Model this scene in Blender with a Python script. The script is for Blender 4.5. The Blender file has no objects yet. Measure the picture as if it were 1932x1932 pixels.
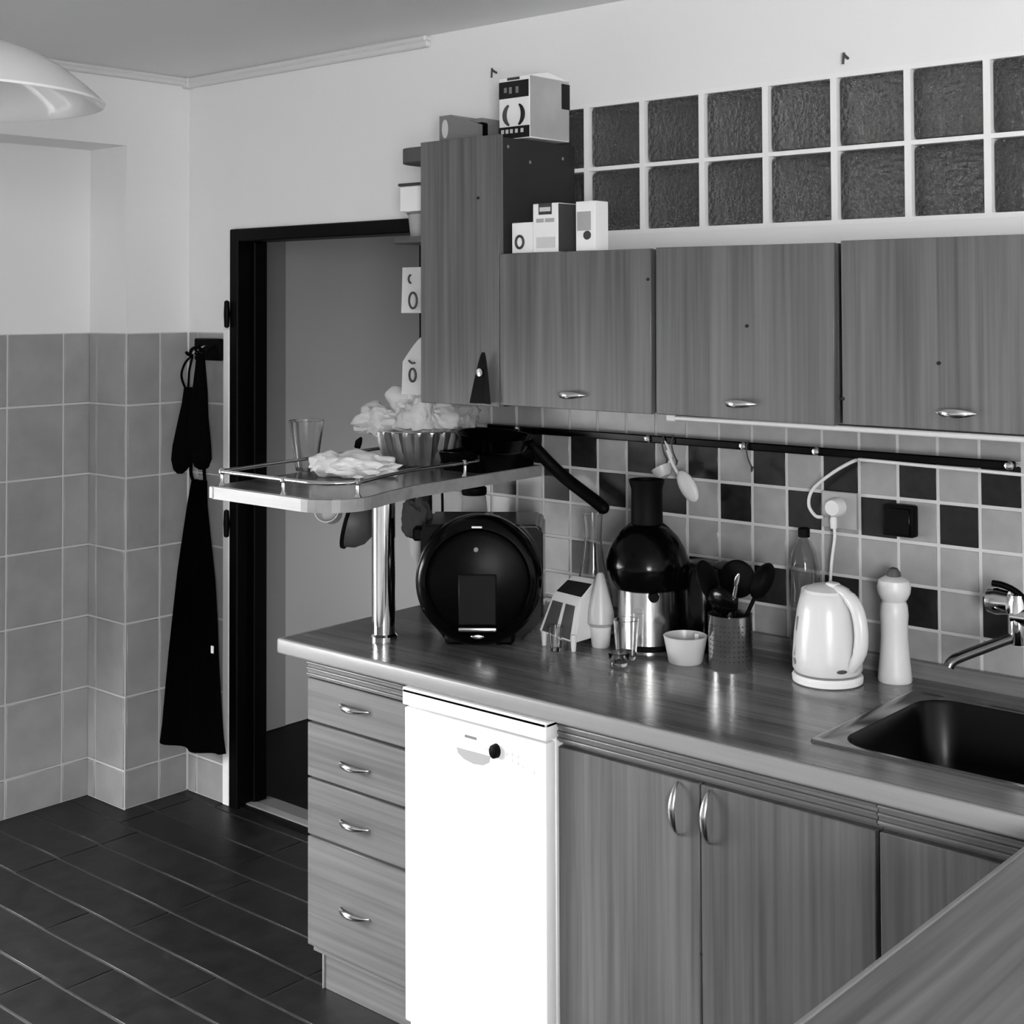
import bpy, bmesh, math, random
from mathutils import Vector, Matrix, noise
random.seed(7)
S = bpy.context.scene
COL = S.collection
PI = math.pi

# ------------------------------------------------------------------ camera, world, lights, exposure
cam_d = bpy.data.cameras.new('camera'); cam = bpy.data.objects.new('camera', cam_d); COL.objects.link(cam)
fw = Vector((-0.65813, 0.75235, 0.02890)); rt = Vector((0.75258, 0.65849, -0.00410)); up = rt.cross(fw)
cam.matrix_world = Matrix(((rt.x, up.x, -fw.x, 4.2579), (rt.y, up.y, -fw.y, -3.071), (rt.z, up.z, -fw.z, 1.7525), (0, 0, 0, 1)))
cam_d.sensor_width = 36; cam_d.lens = 49.117; cam_d.shift_y = -0.24275; cam_d.clip_start = 0.05
S.camera = cam
S.view_settings.view_transform = 'Standard'; S.view_settings.look = 'None'
S.view_settings.gamma = 1.0; S.view_settings.use_curve_mapping = False
S.view_settings.exposure = 0.92
S.cycles.use_denoising = True
S.cycles.max_bounces = 10; S.cycles.diffuse_bounces = 5; S.cycles.glossy_bounces = 5; S.cycles.transmission_bounces = 10
S.cycles.sample_clamp_indirect = 6.0
W = bpy.data.worlds.new('world'); S.world = W; W.use_nodes = True
W.node_tree.nodes['Background'].inputs[0].default_value = (1, 1, 1, 1)
W.node_tree.nodes['Background'].inputs[1].default_value = 0.6

def area(name, loc, rot, sx, sy, power, spread=180):
    d = bpy.data.lights.new(name, 'AREA'); d.shape = 'RECTANGLE'; d.size = sx; d.size_y = sy; d.energy = power
    d.spread = math.radians(spread)
    o = bpy.data.objects.new(name, d); COL.objects.link(o); o.location = loc; o.rotation_euler = rot
    return o
# daylight coming in through the two window openings (rear wall, left wall); the hall lights are added fill
area('rear_window_daylight', (6.0, -4.66, 1.45), (PI / 2 - 0.3, 0, 0.35), 1.0, 1.6, 145)
area('left_window_daylight', (-0.25, -2.35, 0.95), (PI / 2 - 0.95, 0, -PI / 2 + 0.05), 1.4, 1.5, 128, 150)
pl = bpy.data.lights.new('hall_fill_light', 'POINT'); pl.energy = 1.5; pl.shadow_soft_size = 0.08
po = bpy.data.objects.new('hall_fill_light', pl); COL.objects.link(po); po.location = (2.3, 1.25, 2.40)  # unseen fill added behind the glass blocks to give them bright specks
area('hall_wall_fill', (1.3, 1.58, 0.45), (PI / 2 + 0.05, 0, PI / 2 + 0.05), 0.3, 0.6, 6, 110)  # low fill added to brighten the hall wall; the hall has no window

# ------------------------------------------------------------------ helpers
def lin(v):
    v = v / 255.0
    return v / 12.92 if v <= 0.04045 else ((v + 0.055) / 1.055) ** 2.4

def mat(name, v, rough=0.5, metal=0.0, spec=0.5, trans=0.0, coat=0.0, ior=1.45, bump=None, vary=0.0, mottled=None, alpha=1.0):
    m = bpy.data.materials.new(name); m.use_nodes = True
    nt = m.node_tree; b = nt.nodes['Principled BSDF']
    g = lin(v)
    b.inputs['Base Color'].default_value = (g, g, g, 1); b.inputs['Roughness'].default_value = rough
    b.inputs['Metallic'].default_value = metal; b.inputs['Specular IOR Level'].default_value = spec
    b.inputs['Transmission Weight'].default_value = trans; b.inputs['Coat Weight'].default_value = coat
    b.inputs['IOR'].default_value = ior; b.inputs['Alpha'].default_value = alpha
    tc = nt.nodes.new('ShaderNodeTexCoord')
    if mottled or vary:
        amt, sc = mottled or (0, 5)
        n = nt.nodes.new('ShaderNodeTexNoise'); n.noise_dimensions = '4D'; n.inputs['Scale'].default_value = sc
        n.inputs['Detail'].default_value = 4
        oi = nt.nodes.new('ShaderNodeObjectInfo')
        mm = nt.nodes.new('ShaderNodeMath'); mm.operation = 'MULTIPLY'; mm.inputs[1].default_value = 37.0
        nt.links.new(oi.outputs['Random'], mm.inputs[0]); nt.links.new(mm.outputs[0], n.inputs['W'])
        nt.links.new(tc.outputs['Object'], n.inputs['Vector'])
        a = nt.nodes.new('ShaderNodeMapRange'); a.inputs[1].default_value = 0.3; a.inputs[2].default_value = 0.7
        a.inputs[3].default_value = g * (1 - amt); a.inputs[4].default_value = g * (1 + amt)
        nt.links.new(n.outputs['Fac'], a.inputs[0])
        c = nt.nodes.new('ShaderNodeMapRange'); c.inputs[3].default_value = 1 - vary; c.inputs[4].default_value = 1 + vary
        nt.links.new(oi.outputs['Random'], c.inputs[0])
        p = nt.nodes.new('ShaderNodeMath'); p.operation = 'MULTIPLY'
        nt.links.new(a.outputs[0], p.inputs[0]); nt.links.new(c.outputs[0], p.inputs[1])
        cc = nt.nodes.new('ShaderNodeCombineColor')
        for i in range(3): nt.links.new(p.outputs[0], cc.inputs[i])
        nt.links.new(cc.outputs[0], b.inputs['Base Color'])
    if bump:
        st, sc = bump[0], bump[1]
        n = nt.nodes.new('ShaderNodeTexNoise'); n.inputs['Scale'].default_value = sc; n.inputs['Detail'].default_value = 3
        bp = nt.nodes.new('ShaderNodeBump'); bp.inputs['Strength'].default_value = st; bp.inputs['Distance'].default_value = bump[2] if len(bump) > 2 else 0.01
        nt.links.new(tc.outputs['Object'], n.inputs['Vector']); nt.links.new(n.outputs['Fac'], bp.inputs['Height'])
        nt.links.new(bp.outputs[0], b.inputs['Normal'])
    return m

def wood(name, dark, light, axis, rough=0.45, coat=0.0, fine=90.0, spec=0.4):
    m = bpy.data.materials.new(name); m.use_nodes = True
    nt = m.node_tree; b = nt.nodes['Principled BSDF']
    b.inputs['Roughness'].default_value = rough; b.inputs['Coat Weight'].default_value = coat
    b.inputs['Coat Roughness'].default_value = 0.12; b.inputs['Specular IOR Level'].default_value = spec
    tc = nt.nodes.new('ShaderNodeTexCoord'); oi = nt.nodes.new('ShaderNodeObjectInfo')
    w = nt.nodes.new('ShaderNodeMath'); w.operation = 'MULTIPLY'; w.inputs[1].default_value = 53.0
    nt.links.new(oi.outputs['Random'], w.inputs[0])
    outs = []
    for sc, along in ((fine, 1.6), (fine * 0.22, 0.9)):
        mp = nt.nodes.new('ShaderNodeMapping')
        s = [sc, sc, sc]; s['xyz'.index(axis)] = along
        mp.inputs['Scale'].default_value = s
        nt.links.new(tc.outputs['Object'], mp.inputs['Vector'])
        n = nt.nodes.new('ShaderNodeTexNoise'); n.noise_dimensions = '4D'; n.inputs['Scale'].default_value = 1.0
        n.inputs['Detail'].default_value = 3; n.inputs['Distortion'].default_value = 0.3
        nt.links.new(mp.outputs[0], n.inputs['Vector']); nt.links.new(w.outputs[0], n.inputs['W'])
        outs.append(n.outputs['Fac'])
    mx = nt.nodes.new('ShaderNodeMath'); mx.operation = 'ADD'
    nt.links.new(outs[0], mx.inputs[0]); nt.links.new(outs[1], mx.inputs[1])
    mr = nt.nodes.new('ShaderNodeMapRange'); mr.inputs[1].default_value = 0.72; mr.inputs[2].default_value = 1.28
    mr.inputs[3].default_value = lin(dark); mr.inputs[4].default_value = lin(light)
    nt.links.new(mx.outputs[0], mr.inputs[0])
    cc = nt.nodes.new('ShaderNodeCombineColor')
    for i in range(3): nt.links.new(mr.outputs[0], cc.inputs[i])
    nt.links.new(cc.outputs[0], b.inputs['Base Color'])
    return m

def BM(): return bmesh.new()

def box(bm, x0, x1, y0, y1, z0, z1, bev=0.0, seg=1, M=None):
    r = bmesh.ops.create_cube(bm, size=1.0)
    vs = r['verts']
    for v in vs:
        v.co = Vector((x0 + (v.co.x + .5) * (x1 - x0), y0 + (v.co.y + .5) * (y1 - y0), z0 + (v.co.z + .5) * (z1 - z0)))
    if bev > 0:
        es = list({e for v in vs for e in v.link_edges})
        r2 = bmesh.ops.bevel(bm, geom=es, offset=bev, segments=seg, affect='EDGES', profile=0.5)
        vs = list({v for f in r2['faces'] for v in f.verts} | {v for v in vs if v.is_valid})
    if M is not None:
        for v in vs: v.co = M @ v.co
    return vs

def prism(bm, pts, z0, z1):
    a = [bm.verts.new((p[0], p[1], z0)) for p in pts]; b = [bm.verts.new((p[0], p[1], z1)) for p in pts]
    bm.faces.new(a[::-1]); bm.faces.new(b)
    n = len(pts)
    for i in range(n): bm.faces.new((a[i], a[(i + 1) % n], b[(i + 1) % n], b[i]))

def lathe(bm, prof, segs=32, cx=0, cy=0, cz=0, M=None, mod=None):
    """profile of (radius, z) turned about z; a radius of 0 makes a pole"""
    rings = []
    for k, (r, z) in enumerate(prof):
        if r <= 1e-6:
            rings.append([bm.verts.new((cx, cy, cz + z))])
        else:
            ring = []
            for i in range(segs):
                a = 2 * PI * i / segs
                rr = r * (mod(a, k) if mod else 1.0)
                ring.append(bm.verts.new((cx + rr * math.cos(a), cy + rr * math.sin(a), cz + z)))
            rings.append(ring)
    for A, B in zip(rings, rings[1:]):
        for i in range(segs):
            j = (i + 1) % segs
            if len(A) == 1 and len(B) == 1: continue
            if len(A) == 1: bm.faces.new((A[0], B[j], B[i]))
            elif len(B) == 1: bm.faces.new((A[i], A[j], B[0]))
            else: bm.faces.new((A[i], A[j], B[j], B[i]))
    vs = [v for r in rings for v in r]
    if M is not None:
        for v in vs: v.co = M @ v.co
    return vs

def tube(bm, pts, r, segs=10, closed=False, caps=True):
    pts = [Vector(p) for p in pts]; n = len(pts)
    rad = r if isinstance(r, (list, tuple)) else [r] * n
    rings = []; prev = None
    for i, p in enumerate(pts):
        if closed: t = pts[(i + 1) % n] - pts[i - 1]
        else: t = (pts[min(i + 1, n - 1)] - pts[max(i - 1, 0)])
        t.normalize()
        if prev is None:
            a = Vector((0, 0, 1)) if abs(t.z) < 0.9 else Vector((1, 0, 0))
            u = t.cross(a).normalized()
        else:
            u = (prev - t * prev.dot(t)).normalized()
        prev = u; v = t.cross(u)
        rings.append([bm.verts.new(p + (u * math.cos(2 * PI * k / segs) + v * math.sin(2 * PI * k / segs)) * rad[i]) for k in range(segs)])
    m = n if closed else n - 1
    for i in range(m):
        A, B = rings[i], rings[(i + 1) % n]
        for k in range(segs): bm.faces.new((A[k], A[(k + 1) % segs], B[(k + 1) % segs], B[k]))
    if caps and not closed:
        bm.faces.new(rings[0][::-1]); bm.faces.new(rings[-1])

def smooth_path(pts, n=8):
    pts = [Vector(p) for p in pts]; out = []
    P = [pts[0]] + pts + [pts[-1]]
    for i in range(1, len(P) - 2):
        for k in range(n):
            t = k / n; a, b, c, d = P[i - 1], P[i], P[i + 1], P[i + 2]
            out.append(0.5 * ((2 * b) + (c - a) * t + (2 * a - 5 * b + 4 * c - d) * t * t + (-a + 3 * b - 3 * c + d) * t ** 3))
    out.append(pts[-1]); return out

def obj(name, bm, m, parent=None, smooth=True, loc=None, rotz=None):
    bmesh.ops.recalc_face_normals(bm, faces=bm.faces[:])
    me = bpy.data.meshes.new(name); bm.to_mesh(me); bm.free()
    if smooth:
        me.polygons.foreach_set('use_smooth', [True] * len(me.polygons))
        me.set_sharp_from_angle(angle=math.radians(38))
    me.materials.append(m)
    o = bpy.data.objects.new(name, me); COL.objects.link(o)
    if parent: o.parent = parent
    if loc: o.location = loc
    if rotz is not None: o.rotation_euler = (0, 0, rotz)
    return o

def inst(name, me, parent, loc, scale=None):
    o = bpy.data.objects.new(name, me); COL.objects.link(o); o.parent = parent; o.location = loc
    if scale: o.scale = scale
    return o

def tag(o, label, cat, group=None):
    o['label'] = label; o['category'] = cat
    if group: o['group'] = group
    return o

def thing(name, label, cat, loc=(0, 0, 0), rotz=0.0, group=None):
    o = bpy.data.objects.new(name, None); COL.objects.link(o); o.empty_display_size = 0.05
    o.location = loc; o.rotation_euler = (0, 0, rotz)
    return tag(o, label, cat, group)

def struct(name, bm, m, parent=None, smooth=False):
    o = obj(name, bm, m, parent, smooth)
    if not parent: o['kind'] = 'structure'
    return o

def bx(name, m, parent, x0, x1, y0, y1, z0, z1, bev=0.0, seg=1):
    bm = BM(); box(bm, x0, x1, y0, y1, z0, z1, bev, seg); return obj(name, bm, m, parent)

# ------------------------------------------------------------------ materials (the photograph is black and white)
M_plaster = mat('white_plaster', 233, 0.85, bump=(0.12, 60, 0.004))
M_ceil = mat('ceiling_paint', 225, 0.9)
M_trim = mat('white_plastic_trim', 238, 0.4)
M_cornice = mat('cornice_foam', 214, 0.7)
M_grout = mat('wall_grout', 205, 0.8)
M_wtile = mat('glazed_wall_tile', 156, 0.32, vary=0.06, mottled=(0.10, 9))
M_btile = mat('light_backsplash_tile', 136, 0.25, vary=0.07, mottled=(0.10, 22))
M_dtile = mat('dark_backsplash_tile', 25, 0.3, vary=0.2, mottled=(0.5, 40), spec=0.3)
M_bgrout = mat('backsplash_grout', 178, 0.8)
M_ftile = mat('dark_floor_tile', 23, 0.42, vary=0.2, mottled=(0.35, 14), spec=0.3, bump=(0.25, 25, 0.004))
M_fgrout = mat('floor_grout', 52, 0.8)
M_black = mat('black_paint', 3, 0.5, spec=0.12)
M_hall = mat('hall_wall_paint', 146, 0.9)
M_hall2 = mat('hall_strip_paint', 104, 0.8)
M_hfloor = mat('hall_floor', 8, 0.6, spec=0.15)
M_thresh = mat('threshold_metal', 190, 0.35, 0.6)
M_thwood = mat('threshold_wood', 110, 0.5)
M_glassblock = mat('rippled_block_glass', 150, 0.05, trans=0.95, ior=1.5, bump=(1.0, 75, 0.02))
M_mortar = mat('white_mortar', 236, 0.7)
M_wv = wood('vertical_grain_laminate', 78, 108, 'z', 0.42)
M_wh = wood('horizontal_grain_laminate', 80, 108, 'x', 0.42)
M_top = wood('worktop_laminate', 62, 118, 'x', 0.22, coat=0.12, fine=55, spec=0.45)
M_topy = wood('worktop_laminate_lit_return', 92, 138, 'y', 0.3, coat=0.1, fine=60, spec=0.5)  # lighter copy of the laminate: stronger light on the return put into colour
M_edge = wood('worktop_edge_lit', 130, 152, 'x', 0.35, fine=40)  # paler than the top: window light caught on the edge put into colour
M_edgey = wood('lit_return_edge', 120, 150, 'y', 0.4, fine=40)  # same lightening for the edge of the return
M_carc = mat('cabinet_carcass', 78, 0.6)
M_rawblack = mat('black_cabinet_side', 40, 0.6, mottled=(0.15, 8))
M_chrome = mat('chrome', 225, 0.07, 1.0)
M_satin = mat('satin_handle_metal', 205, 0.22, 1.0)
M_steel = mat('brushed_steel', 205, 0.2, 1.0)
M_sink = mat('sink_steel', 40, 0.28, 1.0)
M_white = mat('white_appliance_enamel', 238, 0.3)
M_whitep = mat('white_plastic', 204, 0.28)
M_grey = mat('grey_plastic', 120, 0.45)
M_lgrey = mat('pale_grey_print', 205, 0.6)
M_dgrey = mat('dark_grey_print', 62, 0.6)
M_blackp = mat('black_gloss_plastic', 3, 0.16, spec=0.18)
M_blackm = mat('black_matte', 4, 0.6, spec=0.1)
M_cloth = mat('black_cotton', 5, 0.95, spec=0.05)
M_dcloth = mat('dark_grey_cloth', 52, 0.9, spec=0.1)
M_paper = mat('white_paper', 246, 0.8)
M_card = mat('white_card', 240, 0.6)
M_cardg = mat('grey_card', 172, 0.7, mottled=(0.12, 12))
M_ink = mat('black_ink', 14, 0.7)
M_glass = mat('clear_glass', 250, 0.02, trans=1.0, ior=1.45)
M_frost = mat('frosted_plastic', 205, 0.35, trans=0.35)
M_film = mat('crinkled_plastic_film', 226, 0.25, trans=0.35, ior=1.2)
M_bag = mat('white_paper_bag', 232, 0.7)
M_screen = mat('dark_window_glass', 14, 0.5, spec=0.1)
M_mill = mat('pale_lacquered_wood', 202, 0.35, mottled=(0.05, 10))
M_opal = mat('opal_lamp_glass', 214, 0.2, coat=0.4)
M_cable = mat('pale_cable', 205, 0.5)

# ------------------------------------------------------------------ room shell
H = 2.583
XR, YB = 7.0, -4.8
bm = BM(); box(bm, -0.6, XR + .1, YB - .1, 0.10, -0.08, -0.0025)
floor = struct('floor', bm, M_fgrout)
bm = BM(); box(bm, 0, 0.594, 0, 0.1425, -0.0078, 0.0, 0.0012)
ft = obj('floor_tile', bm, M_ftile, floor)
tile_me = ft.data; COL.objects.unlink(ft); bpy.data.objects.remove(ft)
rows = [(-0.794 + 0.1495 * k) for k in range(-13, 6)]
for y in rows:
    off = {0: 1.42, -1: 1.245}.get(round((y + 0.794) / 0.1495), None)
    if off is None: off = random.choice([0.22, 0.40, 0.53, 0.1, 0.3])
    x = off - 0.6 * 3
    while x < 3.5:
        if x > -0.85:
            a = max(x, -0.235); b = min(x + 0.5965, 3.6); yt = min(y + 0.1465, 0.03)
            if b - a > 0.03 and yt - y > 0.02 and not (b < 0.0 and y > -0.28):
                o = inst('floor_tile', tile_me, floor, (a, y, 0), ((b - a) / 0.5965, (yt - y) / 0.1465, 1))
        x += 0.6
bm = BM(); box(bm, -0.5, XR + .2, YB - .2, 0.14, H, H + 0.1)
struct('ceiling', bm, M_ceil)

# back wall with door opening and the opening of the glass-block window
DX0, DX1, DZ = 0.256, 1.245, 2.02
GX0, GX1, GZ0, GZ1 = 1.652, 3.60, 1.9438, 2.308
T = 0.11
bm = BM()
for (x0, x1, z0, z1) in ((-.35, DX0, 0, H), (DX0, DX1, DZ, H), (DX1, GX0, 0, H), (GX0, GX1, 0, GZ0), (GX0, GX1, GZ1, H), (GX1, XR, 0, H)):
    box(bm, x0, x1, 0, T, z0, z1)
wall_back = struct('wall_back', bm, M_plaster)
# left wall with window opening, pillar, beam
bm = BM()
WY0, WY1, WZ0, WZ1 = -3.05, -1.65, 0.10, 2.2
for (y0, y1, z0, z1) in ((-1.65, 0, 0, H), (YB, -3.05, 0, H), (WY0, WY1, 0, WZ0), (WY0, WY1, WZ1, H)):
    box(bm, -0.35, -0.23, y0, y1, z0, z1)
wall_left = struct('wall_left', bm, M_plaster)
bm = BM(); box(bm, -0.23, 0.0, -0.266, 0, 0, H); pillar = struct('wall_pillar', bm, M_plaster)
bm = BM(); box(bm, -0.23, 0.0, YB, -0.266, 2.316, H); struct('ceiling_beam', bm, M_plaster)
bm = BM()
RX0, RX1, RZ0, RZ1 = 5.45, 6.55, 0.6, 2.3
for (x0, x1, z0, z1) in ((-.35, RX0, 0, H), (RX1, XR, 0, H), (RX0, RX1, 0, RZ0), (RX0, RX1, RZ1, H)):
    box(bm, x0, x1, YB, YB + 0.12, z0, z1)
struct('wall_rear', bm, M_plaster)
bm = BM(); box(bm, XR, XR + .1, YB, 0.1, 0, H); struct('wall_right', bm, M_plaster)
def window(name, horiz, c, a0, a1, z0, z1):
    bm = BM(); w = 0.06
    for (p, q, r, s) in ((a0, a0 + w, z0, z1), (a1 - w, a1, z0, z1), (a0, a1, z0, z0 + w), (a0, a1, z1 - w, z1), ((a0 + a1) / 2 - .03, (a0 + a1) / 2 + .03, z0, z1)):
        if horiz: box(bm, p, q, c - .03, c + .03, r, s, 0.004)
        else: box(bm, c - .03, c + .03, p, q, r, s, 0.004)
    w = struct(name, bm, M_trim)
    bm = BM()
    if horiz: box(bm, a0 + .05, a1 - .05, c - .006, c - .001, z0 + .05, z1 - .05)
    else: box(bm, c - .006, c - .001, a0 + .05, a1 - .05, z0 + .05, z1 - .05)
    obj('pane', bm, M_glass, w, False)
window('window_2', True, YB + 0.06, RX0, RX1, RZ0, RZ1)
window('window_3', False, -0.315, WY0, WY1, WZ0, WZ1)

# cornice
bm = BM(); box(bm, 0, 1.245, -0.022, 0, 2.546, 2.566, 0.004); box(bm, 0, 1.245, -0.03, 0, 2.562, H, 0.006)
box(bm, 0.0, 0.035, -0.035, 0, 2.544, H, 0.004); struct('trim_1', bm, M_cornice)
bm = BM(); box(bm, 0, 0.022, -3.2, -0.03, 2.552, 2.57, 0.004); box(bm, 0, 0.03, -3.2, -0.03, 2.565, H, 0.006); struct('trim_2', bm, M_cornice)

# ------------------------------------------------------------------ left wall tiles (20 x 25 cm) on four faces
TT, LP = 1.655, 0.2536
def tile_face(parent, frame, segs, outward):
    """frame maps (u, z, depth) to world; segs are (u0, u1)"""
    bm = BM(); u0 = min(s[0] for s in segs); u1 = max(s[1] for s in segs)
    c = [frame(u0, 0, 0), frame(u1, TT, 0.004)]
    box(bm, min(c[0][0], c[1][0]), max(c[0][0], c[1][0]), min(c[0][1], c[1][1]), max(c[0][1], c[1][1]), 0, TT)
    obj('grout', bm, M_grout, parent, False)
    for (a, b) in segs:
        g = 0.0035
        me = None
        z1 = TT
        while z1 > 0.02:
            z0 = max(z1 - LP, 0.0)
            h = z1 - z0 - 2 * g
            p, q = frame(a + g, z0 + g, 0.002), frame(b - g, z1 - g, 0.0085)
            bm = BM()
            box(bm, min(p[0], q[0]), max(p[0], q[0]), min(p[1], q[1]), max(p[1], q[1]), z0 + g, z1 - g, 0.0022)
            obj('wall_tile', bm, M_wtile, parent)
            z1 -= LP
segsA = [(0.266, 0.374)] + [(0.374 + 0.215 * k, 0.374 + 0.215 * (k + 1)) for k in range(4)]
tile_face(wall_left, lambda u, z, d: (-0.23 + d, -u, z), segsA, None)
tile_face(pillar, lambda u, z, d: (u, -0.266 - d, z), [(-0.2215, -0.17), (-0.17, 0.009)], None)
tile_face(pillar, lambda u, z, d: (0.0 + d, -u, z), [(0.0085, 0.128), (0.128, 0.266)], None)
tile_face(wall_back, lambda u, z, d: (u, -d, z), [(0.0085, 0.062), (0.062, 0.22)], None)
bm = BM(); box(bm, 0.2205, 0.2545, -0.014, 0, 0, TT + 0.012, 0.003); struct('trim_3', bm, M_trim)

# ------------------------------------------------------------------ doorway
bm = BM()
box(bm, 0.256, 0.302, -0.014, 0.107, 0, DZ, 0.004); box(bm, 1.199, 1.245, -0.014, 0.107, 0, DZ, 0.004)
box(bm, 0.302, 1.199, -0.014, 0.107, 1.975, DZ, 0.004)
box(bm, 0.302, 0.318, 0.05, 0.107, 0, 1.975, 0.003)
door = struct('door_1', bm, M_black)
for z in (1.72, 0.985):
    bm = BM(); lathe(bm, [(0, -.05), (.009, -.045), (.011, 0), (.009, .045), (0, .05)], 12, 0.253, -0.022, z); obj('hinge', bm, M_black, door)
bm = BM(); box(bm, 0.30, 1.2, 0.0, 0.11, -0.006, 0.006); o = struct('trim_4', bm, M_hfloor)
bx('threshold_bar', M_thresh, o, 0.30, 1.2, 0.026, 0.062, 0.006, 0.012, 0.002)
bx('threshold_board', M_thwood, o, 0.30, 1.2, 0.062, 0.13, 0.006, 0.010, 0.002)
# hall behind
bm = BM(); box(bm, -0.5, 4.2, 0.1, 1.75, -0.08, -0.002); struct('floor_hall', bm, M_hfloor)
bm = BM(); box(bm, -0.45, -0.33, 0.11, 1.75, 0, 2.6); wh = struct('wall_hall_left', bm, M_hall)
bx('hall_dark_strip', M_hall2, wh, -0.332, -0.322, 0.50, 0.722, 0.0, 2.59, 0.002)  # darker upright strip on the hall wall
bm = BM(); box(bm, -0.45, 4.2, 1.65, 1.75, 0, 2.6); struct('wall_hall_back', bm, M_hall)
bm = BM(); box(bm, 4.1, 4.2, 0.11, 1.75, 0, 2.6); struct('wall_hall_right', bm, M_hall)
bm = BM(); box(bm, -0.5, 4.2, 0.14, 1.75, 2.583, 2.66); struct('ceiling_hall', bm, M_ceil)

# ------------------------------------------------------------------ glass block window
GW, GH, G0 = 0.1912, 0.1822, 1.8508
bm = BM()
for i in range(-1, 11):
    x = G0 + i * GW
    if x - .009 > GX1: break
    box(bm, x - .0085, min(x + .0085, GX1), -0.002, T - 0.01, GZ0, GZ1)
for z, h in ((GZ0 + 0.003, .006), (GZ0 + GH, .0055), (GZ1 - 0.003, .006)):
    box(bm, GX0, GX1, -0.0015, T - 0.012, z - h, z + h)
win = struct('window_1', bm, M_mortar)
bm = BM(); box(bm, -.0868, .0868, 0, 0.075, -.0852, .0852, 0.013, 2)
gb = obj('glass_block', bm, M_glassblock, win); gme = gb.data; bpy.data.objects.remove(gb)
for i in range(-1, 9):
    for j in range(2):
        inst('glass_block', gme, win, (G0 + (i + .5) * GW, 0.006, GZ0 + (j + .5) * GH))

# ------------------------------------------------------------------ backsplash tiles (10 cm)
TP, TA, TX0 = 0.0984, 1.2931, 1.888
bs = bpy.data.objects.new('trim_5', None); COL.objects.link(bs); bs['kind'] = 'structure'
bm = BM(); box(bm, 1.247, 4.1, -0.005, 0, 0.9, 1.60); obj('grout', bm, M_bgrout, bs, False)
bm = BM(); box(bm, 0, TP - .008, -0.0068, -0.001, 0, TP - .008, 0.0012)
t0 = obj('tile', bm, M_btile, bs); lme = t0.data; bpy.data.objects.remove(t0)
dme = lme.copy(); dme.materials.clear(); dme.materials.append(M_dtile)
for row in range(-2, 5):
    ztop = TA - TP * (row - 0)           # row 0 lies above line a
    z0 = TA + TP * (0 - row) if row <= 0 else TA - TP * row
    z0 = TA - TP * row
    h = 1.0
    if row == 4: z0, h = 0.905, (TA - TP * 3 - 0.905) / TP
    for c in range(-6, 21):
        x = TX0 + c * TP
        if row == 0: dark = (c + 1) % 2 == 0
        elif row == 1: dark = c % 2 == 0
        elif row == 3: dark = (c + 1) % 2 == 0
        else: dark = False
        inst('tile', dme if dark else lme, bs, (x + .004, 0, z0 + .004), (1, 1, h))

# ------------------------------------------------------------------ handles
def bow(name, parent, m, cx, y, cz, L, axis, stand=0.024, w=0.009):
    """curved lens-shaped pull on a front facing -y"""
    bm = BM(); n = 16; rings = []
    for i in range(n + 1):
        t = i / n * 2 - 1
        d = stand * (1 - t * t) ** 0.8 + 0.001
        ww = w * (0.25 + 0.75 * (1 - abs(t) ** 2.2)); th = 0.004
        ring = []
        for k in range(10):
            a = 2 * PI * k / 10
            s, q = ww * math.cos(a), th * math.sin(a)
            p = (cx + t * L / 2, y - d - q, cz + s) if axis == 'x' else (cx + s, y - d - q, cz + t * L / 2)
            ring.append(bm.verts.new(p))
        rings.append(ring)
    for A, B in zip(rings, rings[1:]):
        for k in range(10): bm.faces.new((A[k], A[(k + 1) % 10], B[(k + 1) % 10], B[k]))
    bm.faces.new(rings[0]); bm.faces.new(rings[-1])
    return obj(name, bm, m, parent)

def spot(parent, x, y, z, r=0.006):
    bm = BM(); bmesh.ops.create_icosphere(bm, subdivisions=1, radius=r)
    for v in bm.verts: v.co = Vector((x + v.co.x, y + v.co.y * .35, z + v.co.z * .75))
    return obj('dark_dot', bm, M_ink, parent)

# ------------------------------------------------------------------ wall cabinets
UF = -0.33
t = thing('tall_wall_cabinet', 'tall narrow wood-front wall cabinet with bare black side, rising above its neighbours', 'cabinet', (1.669, 0, 1.482))
ox, oz = 1.669, 1.482
L = lambda x0, x1, y0, y1, z0, z1: (x0 - ox, x1 - ox, y0, y1, z0 - oz, z1 - oz)
bx('carcass', M_carc, t, *L(1.524, 1.808, UF + .02, -0.008, 1.482, 2.193), 0.001)
bx('side_panel', M_rawblack, t, *L(1.808, 1.8135, UF + .02, -0.008, 1.482, 2.194), 0.0005)['label'] = 'bare black side panel'
d = bx('cabinet_door', M_wv, t, *L(1.524, 1.808, UF, UF + .02, 1.482, 2.2), 0.0015)
bx('edge_strip', M_wv, t, *L(1.808, 1.8145, UF - .001, UF + .018, 1.482, 2.2), 0.0008)
spot(d, 1.741 - ox, UF, 2.035 - oz)
for (y, z) in ((-.29, 2.17), (-.06, 2.155), (-.2, 2.135)):
    bm = BM(); lathe(bm, [(0, .002), (.004, .001), (.005, 0)], 10, M=Matrix.Translation((1.8135 - ox, y, z - oz)) @ Matrix.Rotation(PI / 2, 4, 'Y')); obj('screw', bm, M_grey, t)
bm = BM(); lathe(bm, [(.006, 0), (.006, .012), (.012, .016), (.011, .024), (0, .027)], 16, M=Matrix.Translation((1.765 - ox, UF, 1.572 - oz)) @ Matrix.Rotation(PI / 2, 4, 'X'))
obj('knob', bm, M_chrome, d)

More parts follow.
